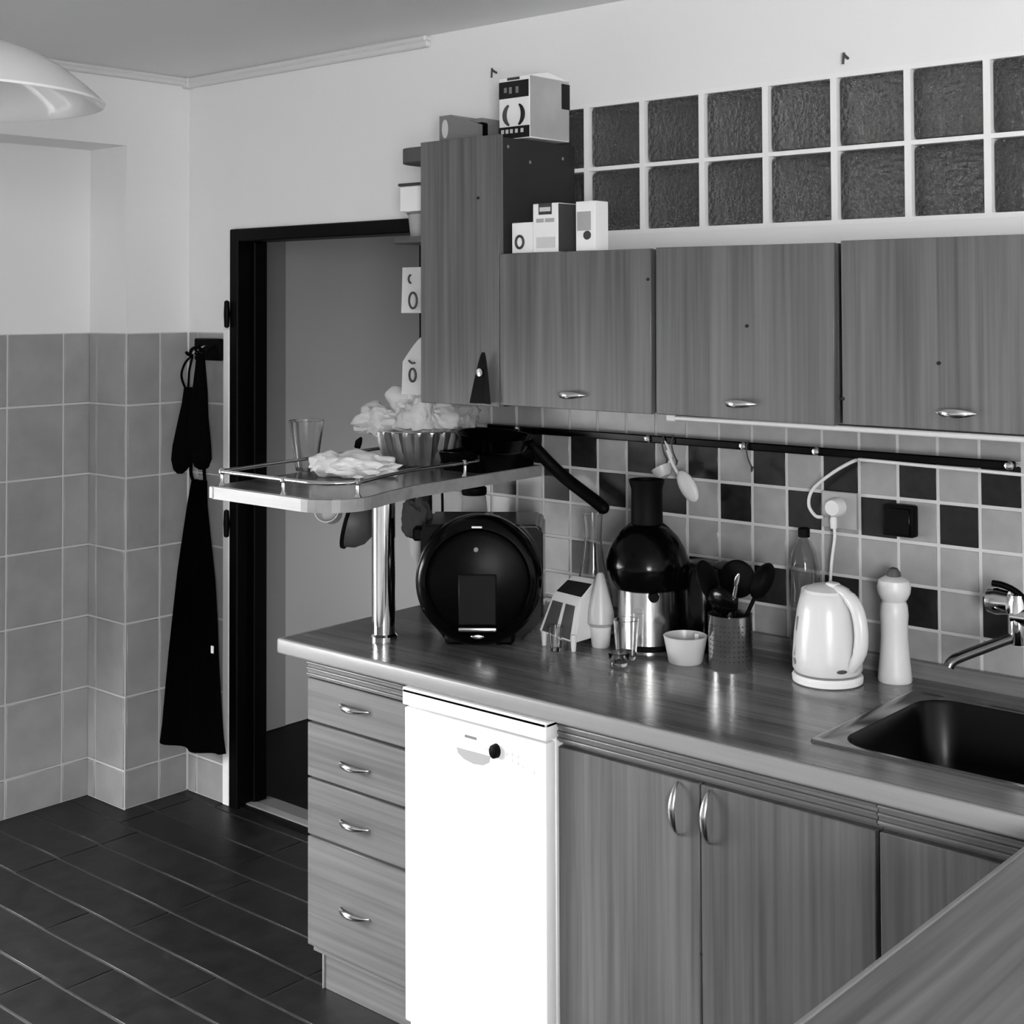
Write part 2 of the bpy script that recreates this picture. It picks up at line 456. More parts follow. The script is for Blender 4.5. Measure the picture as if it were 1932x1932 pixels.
def wall_cab(label, x0, x1, z0, z1, spots, ajar=0.0):
    t = thing('wall_cabinet', label, 'cabinet', ((x0 + x1) / 2, 0, z0), group=None)
    w = (x1 - x0) / 2; h = z1 - z0
    bx('carcass', M_carc, t, -w, w, UF + .02, -0.008, 0.002, h - .002, 0.001)
    d = bx('cabinet_door', M_wv, t, -w + .0015, w - .0015, UF, UF + .018, 0, h, 0.0015)
    if ajar: d.rotation_euler = (0, 0, 0); d.rotation_euler[1] = ajar
    bow('handle', d, M_chrome, 0.0, UF, 0.037, 0.092, 'x')
    for (x, z) in spots: spot(d, x - (x0 + x1) / 2, UF, z - z0)
    return t
wall_cab('first wood-front wall cabinet, beside the tall cabinet, with three cartons on top', 1.8155, 2.303, 1.487, 1.884, [(2.294, 1.81)])
wall_cab('middle wood-front wall cabinet with a thin dark gap down each side', 2.313, 2.787, 1.487, 1.884, [(2.567, 1.70)], 0.006)
wall_cab('wall cabinet at the end of the row, above the faucet', 2.803, 3.32, 1.490, 1.886, [(3.024, 1.627), (2.806, 1.545)])
t = thing('light_rail', 'slim white strip light under the wall cabinets', 'light', (2.83, -0.28, 1.46))
bx('housing', M_whitep, t, -0.49, 0.48, -.012, .03, 0.011, 0.023, 0.003)
bx('end_cap', M_lgrey, t, -0.515, -0.49, -.012, .03, 0.009, 0.026, 0.003)

# rack of rounded shelves at the left end of the tall cabinet, with what is on it
t = thing('corner_shelf', 'grey open end rack with rounded shelves beside the tall cabinet', 'shelf', (1.523, -0.008, 1.49))
for z in (0.435, 0.66):
    bm = BM()
    k2 = 1.0 if z < .6 else .72
    pts = [(0, 0), (-.17 * k2, 0), (-.17 * k2, -.22)] + [(-.06 * k2 - .11 * k2 * math.cos(a), -.22 - .10 * math.sin(a)) for a in [PI / 2 * k / 8 for k in range(1, 9)]] + [(0, -.32)]
    prism(bm, pts, z, z + (0.016 if z < .6 else 0.04)); obj('shelf_board', bm, M_carc, t)
bx('back_panel', M_carc, t, -0.125, -0.002, -0.008, 0, 0.43, 0.70, 0.001)
t = thing('storage_box', 'white box with a dark slanted lid on the end rack', 'box', (1.422, -0.2, 2.0175), 0.05)
bx('body', M_card, t, -.062, .062, -.05, .05, 0, .075, 0.003)
bm = BM(); box(bm, -.066, .066, -.054, .054, .075, .083, 0.002); obj('lid', bm, M_dgrey, t)
t = thing('basket', 'grey plastic basket with notched rim on the end rack', 'basket', (1.428, -0.2, 1.942))
bm = BM(); lathe(bm, [(0, 0), (.05, 0), (.058, .004), (.066, .07), (.062, .07), (.054, .01), (0, .008)], 24)
for v in bm.verts: v.co.y *= 0.8
obj('body', bm, M_cardg, t)
bm = BM(); tube(bm, [(.066 * math.cos(a), .053 * math.sin(a), .072) for a in [2 * PI * k / 24 for k in range(24)]], .004, 6, True); obj('rim', bm, M_grey, t)
def paper(name, label, x0, x1, z0, z1, slant, marks):
    t = thing(name, label, 'paper', (x0, -0.315, z0))
    bm = BM(); nx, nz = 6, 10; g = {}
    for i in range(nx + 1):
        for j in range(nz + 1):
            u, v = i / nx, j / nz
            top = (z1 - z0) * (1 - slant * (1 - u) ** 1.5)
            g[i, j] = bm.verts.new(((x1 - x0) * u, 0.006 * math.sin(u * 2.2 + v), top * v))
    for i in range(nx):
        for j in range(nz): bm.faces.new((g[i, j], g[i + 1, j], g[i + 1, j + 1], g[i, j + 1]))
    r = bmesh.ops.solidify(bm, geom=bm.faces[:], thickness=0.001)
    obj('sheet', bm, M_paper, t)
    for (kind, x, z, r) in marks:
        bm = BM()
        if kind == 'ring':
            tube(bm, [(x + r * .7 * math.cos(a), -0.003 , z + r * math.sin(a)) for a in [2 * PI * k / 20 for k in range(20)]], .0032, 6, True)
        elif kind == 'arc':
            tube(bm, [(x + r * math.cos(a), -0.003, z + r * math.sin(a)) for a in [PI * (0.6 + .8 * k / 10) for k in range(11)]], .003, 6)
        else:
            tube(bm, [(x - r, -0.003, z + r * .6), (x, -0.003, z), (x + r, -0.003, z + r * .1)], .003, 6)
        obj('printed_mark', bm, M_dgrey, t)
paper('note', 'square white sheet with a printed ring at the cabinet edge, above the doorway view', 1.432, 1.5215, 1.728, 1.856, 0.0,
      [('ring', .05, .035, .022), ('arc', .045, .095, .012)])
paper('note', 'white sheet with a curled top corner and dark round print, behind the fluted bowl', 1.432, 1.5215, 1.50, 1.665, 0.45,
      [('ring', .048, .055, .018), ('tick', .045, .088, .012)])

# on top of the tall cabinet
t = thing('magazine_file', 'grey magazine file with an oval finger hole on top of the tall cabinet', 'file box', (1.58, -0.21, 2.2), 0.0)
bm = BM()
a = [(-.118, -.09), (.0, -.09)]
prof = [(-.02, 0), (.13, 0), (.13, .04), (.0, .072), (-.02, .072)]
fr = [bm.verts.new((-.078 + p[0] * 0 , 0, 0)) for p in []]
pts = [(-.05, 0), (.10, 0), (.10, .045), (-.005, .08), (-.05, .08)]
A = [bm.verts.new((p[0], -.05, p[1])) for p in pts]; B = [bm.verts.new((p[0], .05, p[1])) for p in pts]
bm.faces.new(A); bm.faces.new(B[::-1])
for i in range(5): bm.faces.new((A[i], A[(i + 1) % 5], B[(i + 1) % 5], B[i]))
obj('body', bm, M_grey, t, False)
bm = BM(); lathe(bm, [(0, .001), (.012, .001), (.012, 0)], 20, M=Matrix.Translation((-.027, -.0505, .042)) @ Matrix.Rotation(PI / 2, 4, 'X') @ Matrix.Scale(2.2, 4, (0, 1, 0)))
obj('finger_hole', bm, M_lgrey, t)
t = thing('small_case', 'small grey and black case between file and carton on the tall cabinet', 'case', (1.655, -0.19, 2.2))
bx('body', M_grey, t, -.05, .02, -.05, .05, 0, .066, 0.008, 2)
bx('clasp', M_blackm, t, -.008, .026, -.058, -.03, .01, .052, 0.004)
t = thing('carton', 'tall white carton with dark printed bands on top of the tall cabinet', 'carton', (1.774, -0.135, 2.2), 0.0)
bm = BM()
bxv = box(bm, -.055, .055, -.085, .085, 0, .17, 0.0015)
obj('body', bm, M_card, t)
bm = BM(); v = [(-.053, -.083, .17), (.053, -.083, .17), (.053, .083, .17), (-.053, .083, .17), (-.05, 0, .186), (.05, 0, .186)]
q = [bm.verts.new(p) for p in v]
for f in ((0, 1, 5, 4), (2, 3, 4, 5), (0, 4, 3), (1, 2, 5), (3, 2, 1, 0)): bm.faces.new([q[i] for i in f])
obj('top_flap', bm, M_card, t, False)
bx('side_face', M_cardg, t, .0548, .0562, -.083, .083, .003, .168, 0)  # grey over the whole right side: its shade put into the colour
bx('printed_band', M_ink, t, -.054, .052, -.0862, -.0845, .112, .158, 0)
for x in (-.03, -.012, .012): bx('band_text', M_grey, t, x - .005, x + .005, -.0868, -.086, .122 + abs(x) * .2, .142, 0)
bx('lower_band', M_ink, t, -.054, .054, -.0862, -.0845, .002, .034, 0)
for x in (-.04, -.024, -.008, .01, .03): bx('band_text', M_lgrey, t, x - .006, x + .004, -.0868, -.086, .016, .027, 0)
for s in (-1, 1):
    bm = BM(); tube(bm, [(.0 + s * .033 * math.cos(b), -.086, .066 + .033 * math.sin(b)) for b in [PI * (-.32 + .62 * k / 10) for k in range(11)]], [.003 + .004 * math.sin(PI * k / 10) for k in range(11)], 6)
    obj('printed_crescent', bm, M_ink if s > 0 else M_dgrey, t)
bx('logo', M_dgrey, t, -.024, .02, -.0862, -.0845, .161, .168, 0)
bx('black_flap', M_ink, t, .052, .0575, .05, .085, .09, .16, 0)

# three cartons on the first wall cabinet
CT = 1.884
t = thing('small_carton', 'smallest white box with a round emblem, on the first wall cabinet', 'box', (1.874, -0.275, CT))
bx('body', M_card, t, -.036, .036, -.03, .03, 0, .081, 0.0015)
bm = BM(); tube(bm, [(-.008 + .013 * math.cos(a), -.0305, .03 + .016 * math.sin(a)) for a in [2 * PI * k / 20 for k in range(20)]], .0038, 6, True); obj('emblem', bm, M_dgrey, t)
t = thing('small_carton', 'tall carton with a bottle-neck print and dark side, middle of three on the wall cabinet', 'box', (1.957, -0.265, CT))
bx('body', M_card, t, -.042, .042, -.045, .03, 0, .127, 0.0015)
bx('side_face', M_dgrey, t, .0415, .0432, -.043, .028, .002, .125, 0)
bx('printed_cap', M_dgrey, t, -.022, .022, -.0458, -.0448, .098, .127, 0)
bx('printed_cap_band', M_lgrey, t, -.018, .018, -.0464, -.0456, .106, .117, 0)
for s in (-1, 1): bx('printed_side', M_cardg, t, -.03 + (.03 if s > 0 else 0) , -.004 + (.034 if s > 0 else 0), -.0458, -.0448, .078, .088, 0)
bx('printed_label', M_lgrey, t, -.03, .034, -.0458, -.0448, .012, .04, 0)
t = thing('small_carton', 'white carton with a dark fruit print, rightmost of three on the wall cabinet', 'box', (2.088, -0.285, CT))
bx('body', M_card, t, -.031, .031, -.025, .03, 0, .126, 0.0015)
bx('printed_panel', M_cardg, t, -.026, .018, -.0258, -.0248, .052, .10, 0)
bm = BM(); bmesh.ops.create_icosphere(bm, subdivisions=2, radius=.013)
for v in bm.verts: v.co = Vector((.006 + v.co.x, -.0256 + v.co.y * .08, .04 + v.co.z * .9))
obj('printed_fruit', bm, M_dgrey, t)

# small nails in the plaster
for (x, z, lab) in ((1.514, 2.436, 'small dark nail in the plaster beside the carton'), (2.655, 2.343, 'small dark nail in the plaster above the glass blocks')):
    bm = BM(); tube(bm, [(x, .0, z), (x, -.02, z + .006)], .0035, 8); tube(bm, [(x, -.02, z + .012), (x - .004, -.018, z - .016)], .003, 6)
    tag(obj('wall_nail', bm, M_dgrey), lab, 'nail')

# ------------------------------------------------------------------ base units
FY = -0.70
t = thing('drawer_unit', 'wood-front base unit of four drawers at the left end of the counter', 'cabinet', (1.664, 0, 0))
ox = 1.664
bx('carcass', M_wh, t, 1.481 - ox, 1.846 - ox, FY + .02, -0.02, 0.10, 0.849, 0.001)
bx('plinth', M_wh, t, 1.497 - ox, 1.846 - ox, -0.655, -0.60, 0.0, 0.12, 0.001)
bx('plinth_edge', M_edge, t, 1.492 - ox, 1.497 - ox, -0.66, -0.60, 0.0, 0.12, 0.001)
def fascia(parent, x0, x1):
    bx('fascia', M_wh, parent, x0, x1, FY + .001, FY + .02, .80, .849, 0.001)
    for z in (.808, .822, .836): bx('fascia_rib', M_wh, parent, x0, x1, FY - .005, FY + .003, z - .0035, z + .0035, 0.0025, 2)
fascia(t, 1.481 - ox, 1.842 - ox)
for (z0, z1) in ((.690, .797), (.549, .684), (.402, .543), (.123, .396)):
    d = bx('drawer', M_wh, t, 1.481 - ox, 1.842 - ox, FY, FY + .02, z0, z1, 0.002)
    bow('handle', d, M_chrome, 1.66 - ox, FY, {.690: .752, .549: .609, .402: .466, .123: .25}[z0], .108, 'x', 0.024, 0.008)

t = thing('dishwasher', 'slim white dishwasher between the drawers and the base cabinet', 'dishwasher', (2.082, 0, 0))
ox = 2.082; DY = -0.73
bx('body', M_white, t, 1.852 - ox, 2.304 - ox, -0.70, -0.12, 0.03, 0.83, 0.003)
bx('top_panel', M_white, t, 1.862 - ox, 2.306 - ox, DY - .004, -0.12, 0.833, 0.848, 0.004, 2)
bx('top_front', M_white, t, 1.862 - ox, 2.306 - ox, DY - .004, -0.69, 0.806, 0.846, 0.004, 2)
d = bx('front_door', M_white, t, 1.866 - ox, 2.302 - ox, DY, -0.695, 0.07, 0.801, 0.004, 2)
bx('kick_plate', M_white, t, 1.866 - ox, 2.302 - ox, -.69, -.66, 0.0, 0.065, 0.002)
bm = BM(); lathe(bm, [(.016, 0), (.015, .012), (.011, .014), (0, .014)], 20, M=Matrix.Translation((2.158 - ox, DY, .757)) @ Matrix.Rotation(PI / 2, 4, 'X') @ Matrix.Scale(.8, 4, (1, 0, 0))); obj('dial', bm, M_blackm, d)
bm = BM()
pts = [(2.035, .742), (2.14, .742), (2.136, .726), (2.118, .716), (2.088, .713), (2.058, .718), (2.04, .728)]
A = [bm.verts.new((p[0] - ox, DY - .0006, p[1])) for p in pts]; B = [bm.verts.new((p[0] - ox, DY + .004, p[1])) for p in pts]
bm.faces.new(A); bm.faces.new(B[::-1])
for i in range(7): bm.faces.new((A[i], A[(i + 1) % 7], B[(i + 1) % 7], B[i]))
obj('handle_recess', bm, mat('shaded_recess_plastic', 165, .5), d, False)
bx('handle_lip', M_white, d, 2.03 - ox, 2.145 - ox, DY - .006, DY, .741, .757, 0.002)
bx('maker_plate', M_grey, d, 2.062 - ox, 2.098 - ox, DY - .001, DY, .768, .774, 0)
for (x, z, w) in ((1.915, .784, .01), (1.95, .781, .025), (1.915, .76, .012), (1.915, .745, .014), (1.96, .76, .03)):
    bx('printed_legend', mat('faint_print', 226, .5), d, x - w / 2 - ox, x + w / 2 - ox, DY - .0008, DY, z - .0025, z + .0025, 0)
for (x, z) in ((2.19, .756), (2.205, .758), (2.205, .745), (2.222, .757), (2.222, .742), (2.236, .737), (2.268, .732)):
    bx('indicator', M_lgrey, d, x - .002 - ox, x + .002 - ox, DY - .0008, DY, z - .003, z + .003, 0)

t = thing('base_cabinet', 'wide wood-front sink cabinet with two doors and vertical bow handles', 'cabinet', (2.69, 0, 0))
ox = 2.69
bx('carcass', M_carc, t, 2.309 - ox, 3.0625 - ox, FY + .02, -0.02, 0.10, 0.72, 0.001)
bx('plinth', M_wh, t, 2.309 - ox, 3.0625 - ox, -0.655, -0.63, 0.0, 0.12, 0.001)
bx('face_frame', M_carc, t, 2.309 - ox, 3.0625 - ox, FY + .02, FY + .06, 0.70, 0.849, 0)
fascia(t, 2.312 - ox, 3.0625 - ox)
for (x0, x1, hx) in ((2.312, 2.6755, 2.626), (2.679, 3.057, 2.7015)):
    d = bx('cabinet_door', M_wv, t, x0 - ox, x1 - ox, FY, FY + .02, .123, .790, 0.002)
    bow('handle', d, M_satin, hx - ox, FY, .731, .108, 'z', 0.026, 0.0085)
spot(t, 2.6775 - ox, FY + .001, .455, 0.005)
t = thing('base_cabinet', 'plain wood-front corner base cabinet in the angle of the counter', 'cabinet', (3.22, 0, 0))
ox = 3.22
bx('carcass', M_carc, t, 3.064 - ox, 3.52 - ox, FY + .02, -0.02, 0.10, 0.72, 0.001)
bx('face_frame', M_carc, t, 3.064 - ox, 3.40 - ox, FY + .02, FY + .06, 0.70, 0.849, 0)
fascia(t, 3.064 - ox, 3.40 - ox)
bx('cabinet_door', M_wv, t, 3.066 - ox, 3.40 - ox, FY, FY + .02, .123, .790, 0.002)
bx('plinth', M_wh, t, 3.064 - ox, 3.45 - ox, -0.655, -0.63, 0.0, 0.12, 0.001)

# ------------------------------------------------------------------ worktop, L-shaped, with sink cut-out
WZ = 0.89
t = thing('worktop', 'L-shaped wood-grain worktop with edge lightened as if catching light along the kitchen units', 'worktop', (0, 0, 0))
bm = BM()
SX0, SX1, SY0, SY1 = 2.905, 3.455, -0.585, -0.150
for (x0, x1, y0, y1) in ((1.41, SX0, -0.718, -0.03), (SX0, SX1, -0.718, SY0), (SX0, SX1, SY1, -0.03), (SX1, 4.02, -0.718, -0.03)):
    box(bm, x0, x1, y0, y1, 0.852, WZ)
obj('top_slab', bm, M_top, t, False)
bm = BM(); box(bm, 3.402, 4.02, -1.60, -0.718, 0.852, WZ); obj('return_slab', bm, M_topy, t, False)
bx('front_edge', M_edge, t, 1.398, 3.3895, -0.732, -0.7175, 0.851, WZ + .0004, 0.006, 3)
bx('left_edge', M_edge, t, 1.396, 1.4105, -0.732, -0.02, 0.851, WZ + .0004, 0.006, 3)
bx('lit_return_edge', M_edgey, t, 3.388, 3.4025, -1.615, -0.7175, 0.851, WZ + .0004, 0.006, 3)
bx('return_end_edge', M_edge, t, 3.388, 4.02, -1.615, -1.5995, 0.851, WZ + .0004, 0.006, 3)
bx('upstand', M_top, t, 1.41, 4.02, -0.03, -0.0078, WZ - .01, 0.9285, 0.004, 2)
bx('support_panel', M_wv, t, 3.44, 3.98, -1.56, -1.54, 0.0, 0.852, 0.001)
bx('support_panel', M_wv, t, 3.96, 3.98, -1.54, -0.73, 0.0, 0.852, 0.001)

def rrect(x0, x1, y0, y1, r, z, n=8):
    pts = []
    for (cx, cy, a0) in ((x1 - r, y1 - r, 0), (x0 + r, y1 - r, PI / 2), (x0 + r, y0 + r, PI), (x1 - r, y0 + r, 1.5 * PI)):
        for k in range(n + 1):
            a = a0 + PI / 2 * k / n
            pts.append(Vector((cx + r * math.cos(a), cy + r * math.sin(a), z)))
    return pts
def loft(bm, loops, cap=True):
    R = [[bm.verts.new(p) for p in l] for l in loops]
    n = len(R[0])
    for A, B in zip(R, R[1:]):
        for i in range(n): bm.faces.new((A[i], A[(i + 1) % n], B[(i + 1) % n], B[i]))
    if cap: bm.faces.new(R[-1])
t = thing('kitchen_sink', 'stainless steel sink bowl set into the worktop', 'sink', (3.17, -0.36, WZ))
sx, sy = 3.17, -0.36
def RL(x0, x1, y0, y1, r, z): return rrect(x0 - sx, x1 - sx, y0 - sy, y1 - sy, r, z)
bm = BM()
loft(bm, [RL(2.868, 3.475, -.603, -.128, .012, .0005), RL(2.870, 3.473, -.601, -.130, .012, .005), RL(2.878, 3.465, -.593, -.138, .014, .006),
          RL(2.886, 3.457, -.587, -.146, .016, .0025), RL(2.912, 3.448, -.580, -.158, .07, .0022)], False)
obj('rim', bm, mat('sink_rim_steel', 120, 0.2, 1.0), t)
bm = BM()
loft(bm, [RL(2.912, 3.448, -.580, -.158, .07, .0022), RL(2.916, 3.444, -.576, -.162, .07, -.004), RL(2.928, 3.432, -.566, -.174, .065, -.12),
          RL(2.938, 3.422, -.556, -.184, .06, -.148), RL(2.965, 3.395, -.53, -.21, .05, -.158)])
obj('basin', bm, M_sink, t)
bm = BM(); lathe(bm, [(.045, 0), (.04, .003), (.02, .001), (0, .001)], 24, 0, 0, -.158); obj('drain', bm, M_steel, t)

# faucet on the wall
t = thing('wall_faucet', 'chrome wall-mounted mixer tap with swivel spout over the sink', 'faucet', (3.09, -0.0075, 1.08))
bm = BM()
def RX(p): return Matrix.Translation(p) @ Matrix.Rotation(PI / 2, 4, 'X')
lathe(bm, [(.03, 0), (.03, .008), (.018, .014), (.018, .075), (0, .078)], 20, M=RX((.005, 0, 0.0))); lathe(bm, [(.03, 0), (.03, .008), (.018, .014), (.018, .075), (0, .078)], 20, M=RX((.155, 0, 0)))
tube(bm, [(-.012, -.085, 0), (.17, -.085, 0)], .022, 18)
lathe(bm, [(0, -.058), (.018, -.055), (.021, -.03), (.021, .03), (.017, .05), (0, .053)], 20, -.002, -.085, -.005)
obj('body', bm, M_chrome, t)
bm = BM(); tube(bm, smooth_path([(-.004, -.085, -.045), (-.02, -.10, -.05), (-.055, -.15, -.066), (-.09, -.21, -.083), (-.098, -.222, -.098)], 5), .0115, 14); obj('spout', bm, mat('dark_spout_chrome', 120, .15, 1.0), t)
bm = BM()
lathe(bm, [(.012, -.03), (.026, -.026), (.030, 0), (.026, .02), (.012, .027), (0, .028)], 22, M=Matrix.Translation((-.045, -.085, .026)) @ Matrix.Rotation(-PI / 2, 4, 'Y'))
obj('handle_knob', bm, M_chrome, t)
bm = BM(); tube(bm, smooth_path([(-.055, -.09, .064), (-.03, -.09, .062), (.0, -.09, .05), (.03, -.09, .02), (.04, -.09, -.01)], 5), .007, 10); obj('lever', bm, M_blackp, t)

# ------------------------------------------------------------------ rail on the tiles, sockets, hanging tools
t = thing('utensil_rail', 'dark utensil rail running along the checkered tiles', 'rail', (2.45, -0.0075, 1.395))
bm = BM(); box(bm, -.93, .62, -.049, -.035, -.010, .010, 0.003); obj('bar', bm, M_blackp, t)
for x in (1.64, 2.094, 2.386, 2.59, 3.06):
    bm = BM(); tube(bm, [(x - 2.45, 0, 0), (x - 2.45, -.056, 0)], .007, 10); lathe(bm, [(.010, 0), (.009, .006), (0, .009)], 12, M=RX((x - 2.45, -.05, 0))); obj('bracket', bm, M_chrome, t)
for x in (2.175, 2.40, 2.145):
    bm = BM(); tube(bm, smooth_path([(x - 2.45, -.046, .013), (x - 2.45, -.058, .0), (x - 2.45, -.05, -.03), (x - 2.447, -.04, -.05), (x - 2.437, -.055, -.06), (x - 2.43, -.06, -.048)], 4), .0022, 6); obj('hook', bm, M_dgrey, t)
t = thing('hanging_spoon', 'pale plastic spoon hanging from the utensil rail above the juicer', 'spoon', (2.178, -0.06, 1.37))
bm = BM(); tube(bm, smooth_path([(-.02, 0, .0), (.0, 0, -.04), (.022, -.002, -.065)], 5), .0042, 8); obj('handle', bm, M_whitep, t)
bm = BM(); bmesh.ops.create_uvsphere(bm, u_segments=20, v_segments=12, radius=1)
MM = Matrix.Translation((.046, -.004, -.088)) @ Matrix.Rotation(-0.62, 4, 'Y') @ Matrix.Diagonal((.025, .012, .045, 1))
for v in bm.verts: v.co = MM @ v.co
obj('bowl', bm, mat('pale_spoon_plastic', 190, .4), t)
t = thing('hanging_strainer', 'small pale strainer hanging beside the plastic spoon', 'strainer', (2.14, -0.05, 1.335))
bm = BM(); lathe(bm, [(.028, .0), (.026, -.012), (.018, -.026), (.0, -.032)], 18, M=Matrix.Translation((.0, -.012, -.01)) @ Matrix.Rotation(-.5, 4, 'Y'))
lathe(bm, [(.0265, .0), (.024, -.012), (.017, -.024), (.0, -.03)], 18, M=Matrix.Translation((.0, -.012, -.01)) @ Matrix.Rotation(-.5, 4, 'Y')); obj('mesh_bowl', bm, M_frost, t)
bm = BM(); tube(bm, [(.02, -.012, -.005), (.028, -.006, .02), (.008, -.004, .058)], .0035, 8); obj('handle', bm, M_whitep, t)

t = thing('wall_socket', 'pale tile-sized wall socket with a white plug in it', 'socket', (2.628, -0.0075, 1.254))
bx('plate', mat('pale_socket_plastic', 148, .4), t, -.046, .046, -.012, 0, -.044, .044, 0.003, 2)
bm = BM(); lathe(bm, [(.0235, 0), (.0225, .022), (.018, .03), (0, .031)], 22, M=RX((-.003, -.012, .008))); obj('plug', bm, M_whitep, t)
t = thing('wall_box', 'black square box on the tiles right of the wall socket', 'socket', (2.787, -0.0075, 1.246))
bx('body', M_blackm, t, -.039, .039, -.03, 0, -.037, .037, 0.006, 2)
bx('cover', M_blackp, t, -.032, .032, -.034, -.029, -.03, .03, 0.002)
bm = BM(); tube(bm, smooth_path([(2.59, -.03, 1.235), (2.57, -.03, 1.237), (2.553, -.03, 1.262), (2.565, -.03, 1.30), (2.62, -.03, 1.345), (2.68, -.033, 1.378), (2.72, -.062, 1.384), (2.85, -.062, 1.382), (3.1, -.06, 1.378)], 8), .0042, 8)
tag(obj('power_cable', bm, M_cable), 'pale cable looping from the socket up to the utensil rail', 'cable')
bm = BM(); tube(bm, smooth_path([(2.622, -.035, 1.225), (2.625, -.036, 1.19), (2.617, -.04, 1.12), (2.62, -.06, 1.0), (2.64, -.10, .92), (2.66, -.12, .897)], 8), .0038, 8)
lathe(bm, [(.008, .0), (.009, .02), (.006, .03), (0, .03)], 12, 2.622, -.035, 1.212)
tag(obj('power_cable', bm, M_cable), 'pale kettle cord hanging straight down from the white plug', 'cable')

# ------------------------------------------------------------------ bar shelf above the counter end
ZB, ZT = 1.262, 1.294
t = thing('bar_shelf', 'raised bar shelf on a chrome post with a chrome gallery rail', 'shelf', (1.604, -0.548, WZ))
ox, oy = 1.604, -0.548
poly = [(1.20, -.012), (1.335, -.893), (1.345, -.897), (1.69, -.899)]
poly += [(1.69 + .105 * math.sin(a), -.794 - .105 * math.cos(a)) for a in [PI / 2 * k / 8 for k in range(1, 9)]]
poly += [(1.79, -.765), (1.757, -.67), (1.73, -.565), (1.69, -.012)]
bm = BM(); prism(bm, [(p[0] - ox, p[1] - oy) for p in poly], ZB - WZ, ZT - WZ - .0015)
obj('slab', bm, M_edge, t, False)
bm = BM(); prism(bm, [((p[0] - 1.5) * .985 + 1.5 - ox, (p[1] + .45) * .985 - .45 - oy) for p in poly], ZT - WZ - .002, ZT - WZ); obj('top_surface', bm, M_top, t, False)
bm = BM(); box(bm, 1.334 - ox, 1.348 - ox, -.9 - oy, -.888 - oy, ZB - WZ + .001, ZT - WZ - .001, 0.002); obj('corner_cap', bm, M_whitep, t)
bm = BM(); lathe(bm, [(.036, 0), (.036, .006), (.0305, .012), (.0305, ZB - WZ)], 28); obj('post', bm, M_chrome, t)
ZR = ZT + .036 - WZ
rp = [(1.225, -.03), (1.348, -.86), (1.365, -.878), (1.60, -.882), (1.69, -.880), (1.745, -.868), (1.778, -.83), (1.783, -.79), (1.742, -.67), (1.714, -.56), (1.678, -.05)]
bm = BM(); tube(bm, [(p[0] - ox, p[1] - oy, ZR) for p in rp], .005, 10); obj('gallery_rail', bm, M_chrome, t)
for (x, y) in ((1.352, -.872), (1.606, -.882), (1.781, -.80), (1.70, -.34), (1.29, -.47), (1.236, -.10), (1.683, -.12)):
    bm = BM(); lathe(bm, [(.009, 0), (.007, .004), (.0045, .008), (.0045, .028), (.009, .032), (.0095, .038), (.006, .043), (0, .044)], 14, x - ox, y - oy, ZT - WZ); obj('rail_post', bm, M_chrome, t)

# on the bar shelf
def glass_tumbler(bm, r0, r1, h, w=.0022, base=.008):
    lathe(bm, [(0, 0), (r0 * .92, 0), (r0, .003), (r1, h), (r1 - w * .5, h + .001), (r1 - w, h), (r0 - w, base), (0, base)], 32)
t = thing('glass_tumbler', 'tall clear glass tumbler on the left end of the bar shelf', 'glass', (1.275, -0.528, ZT))
bm = BM(); glass_tumbler(bm, .030, .049, .138, .003, .012); obj('body', bm, M_glass, t)

def crumple(bm, rad, seed, amp, sc, sub=4):
    bmesh.ops.create_icosphere(bm, subdivisions=sub, radius=1)
    for v in bm.verts:
        n = v.co.normalized()
        d = 1 + amp * noise.noise(n * sc + Vector((seed, 0, 0))) + amp * .6 * abs(noise.noise(n * sc * 2.3 + Vector((0, seed, 3)))) - amp * .3
        d += amp * .10 * noise.noise(n * sc * 5 + Vector((seed, 7, 0)))
        v.co = Vector((n.x * rad[0] * d, n.y * rad[1] * d, n.z * rad[2] * d))
t = thing('bread_bag', 'crumpled white paper bag lying at the front of the bar shelf', 'bag', (1.490, -0.535, ZT), 0.42)
bm = BM(); crumple(bm, (.115, .075, .045), 2.3, .32, 2.6)
for v in bm.verts: v.co.z = max(v.co.z * .8 + .028, 0.001)
obj('bag', bm, M_bag, t)
bm = BM(); crumple(bm, (.05, .045, .034), 8.1, .3, 2.2, 3)
for v in bm.verts: v.co += Vector((-.075, -.03, .036))
obj('bag_fold', bm, mat('bag_fold_paper', 228, .7), t)
t = thing('small_gadget', 'small dark-tipped gadget behind the paper bag on the bar shelf', 'gadget', (1.375, -0.43, ZT))
bm = BM(); lathe(bm, [(0, 0), (.012, 0), (.014, .02), (.011, .03), (.013, .05), (.008, .062), (0, .064)], 14); obj('handle', bm, M_chrome, t)
bm = BM(); tube(bm, [(0, 0, .062), (.006, 0, .078), (.016, 0, .09)], [.009, .010, .004], 10); obj('tip', bm, M_blackm, t)

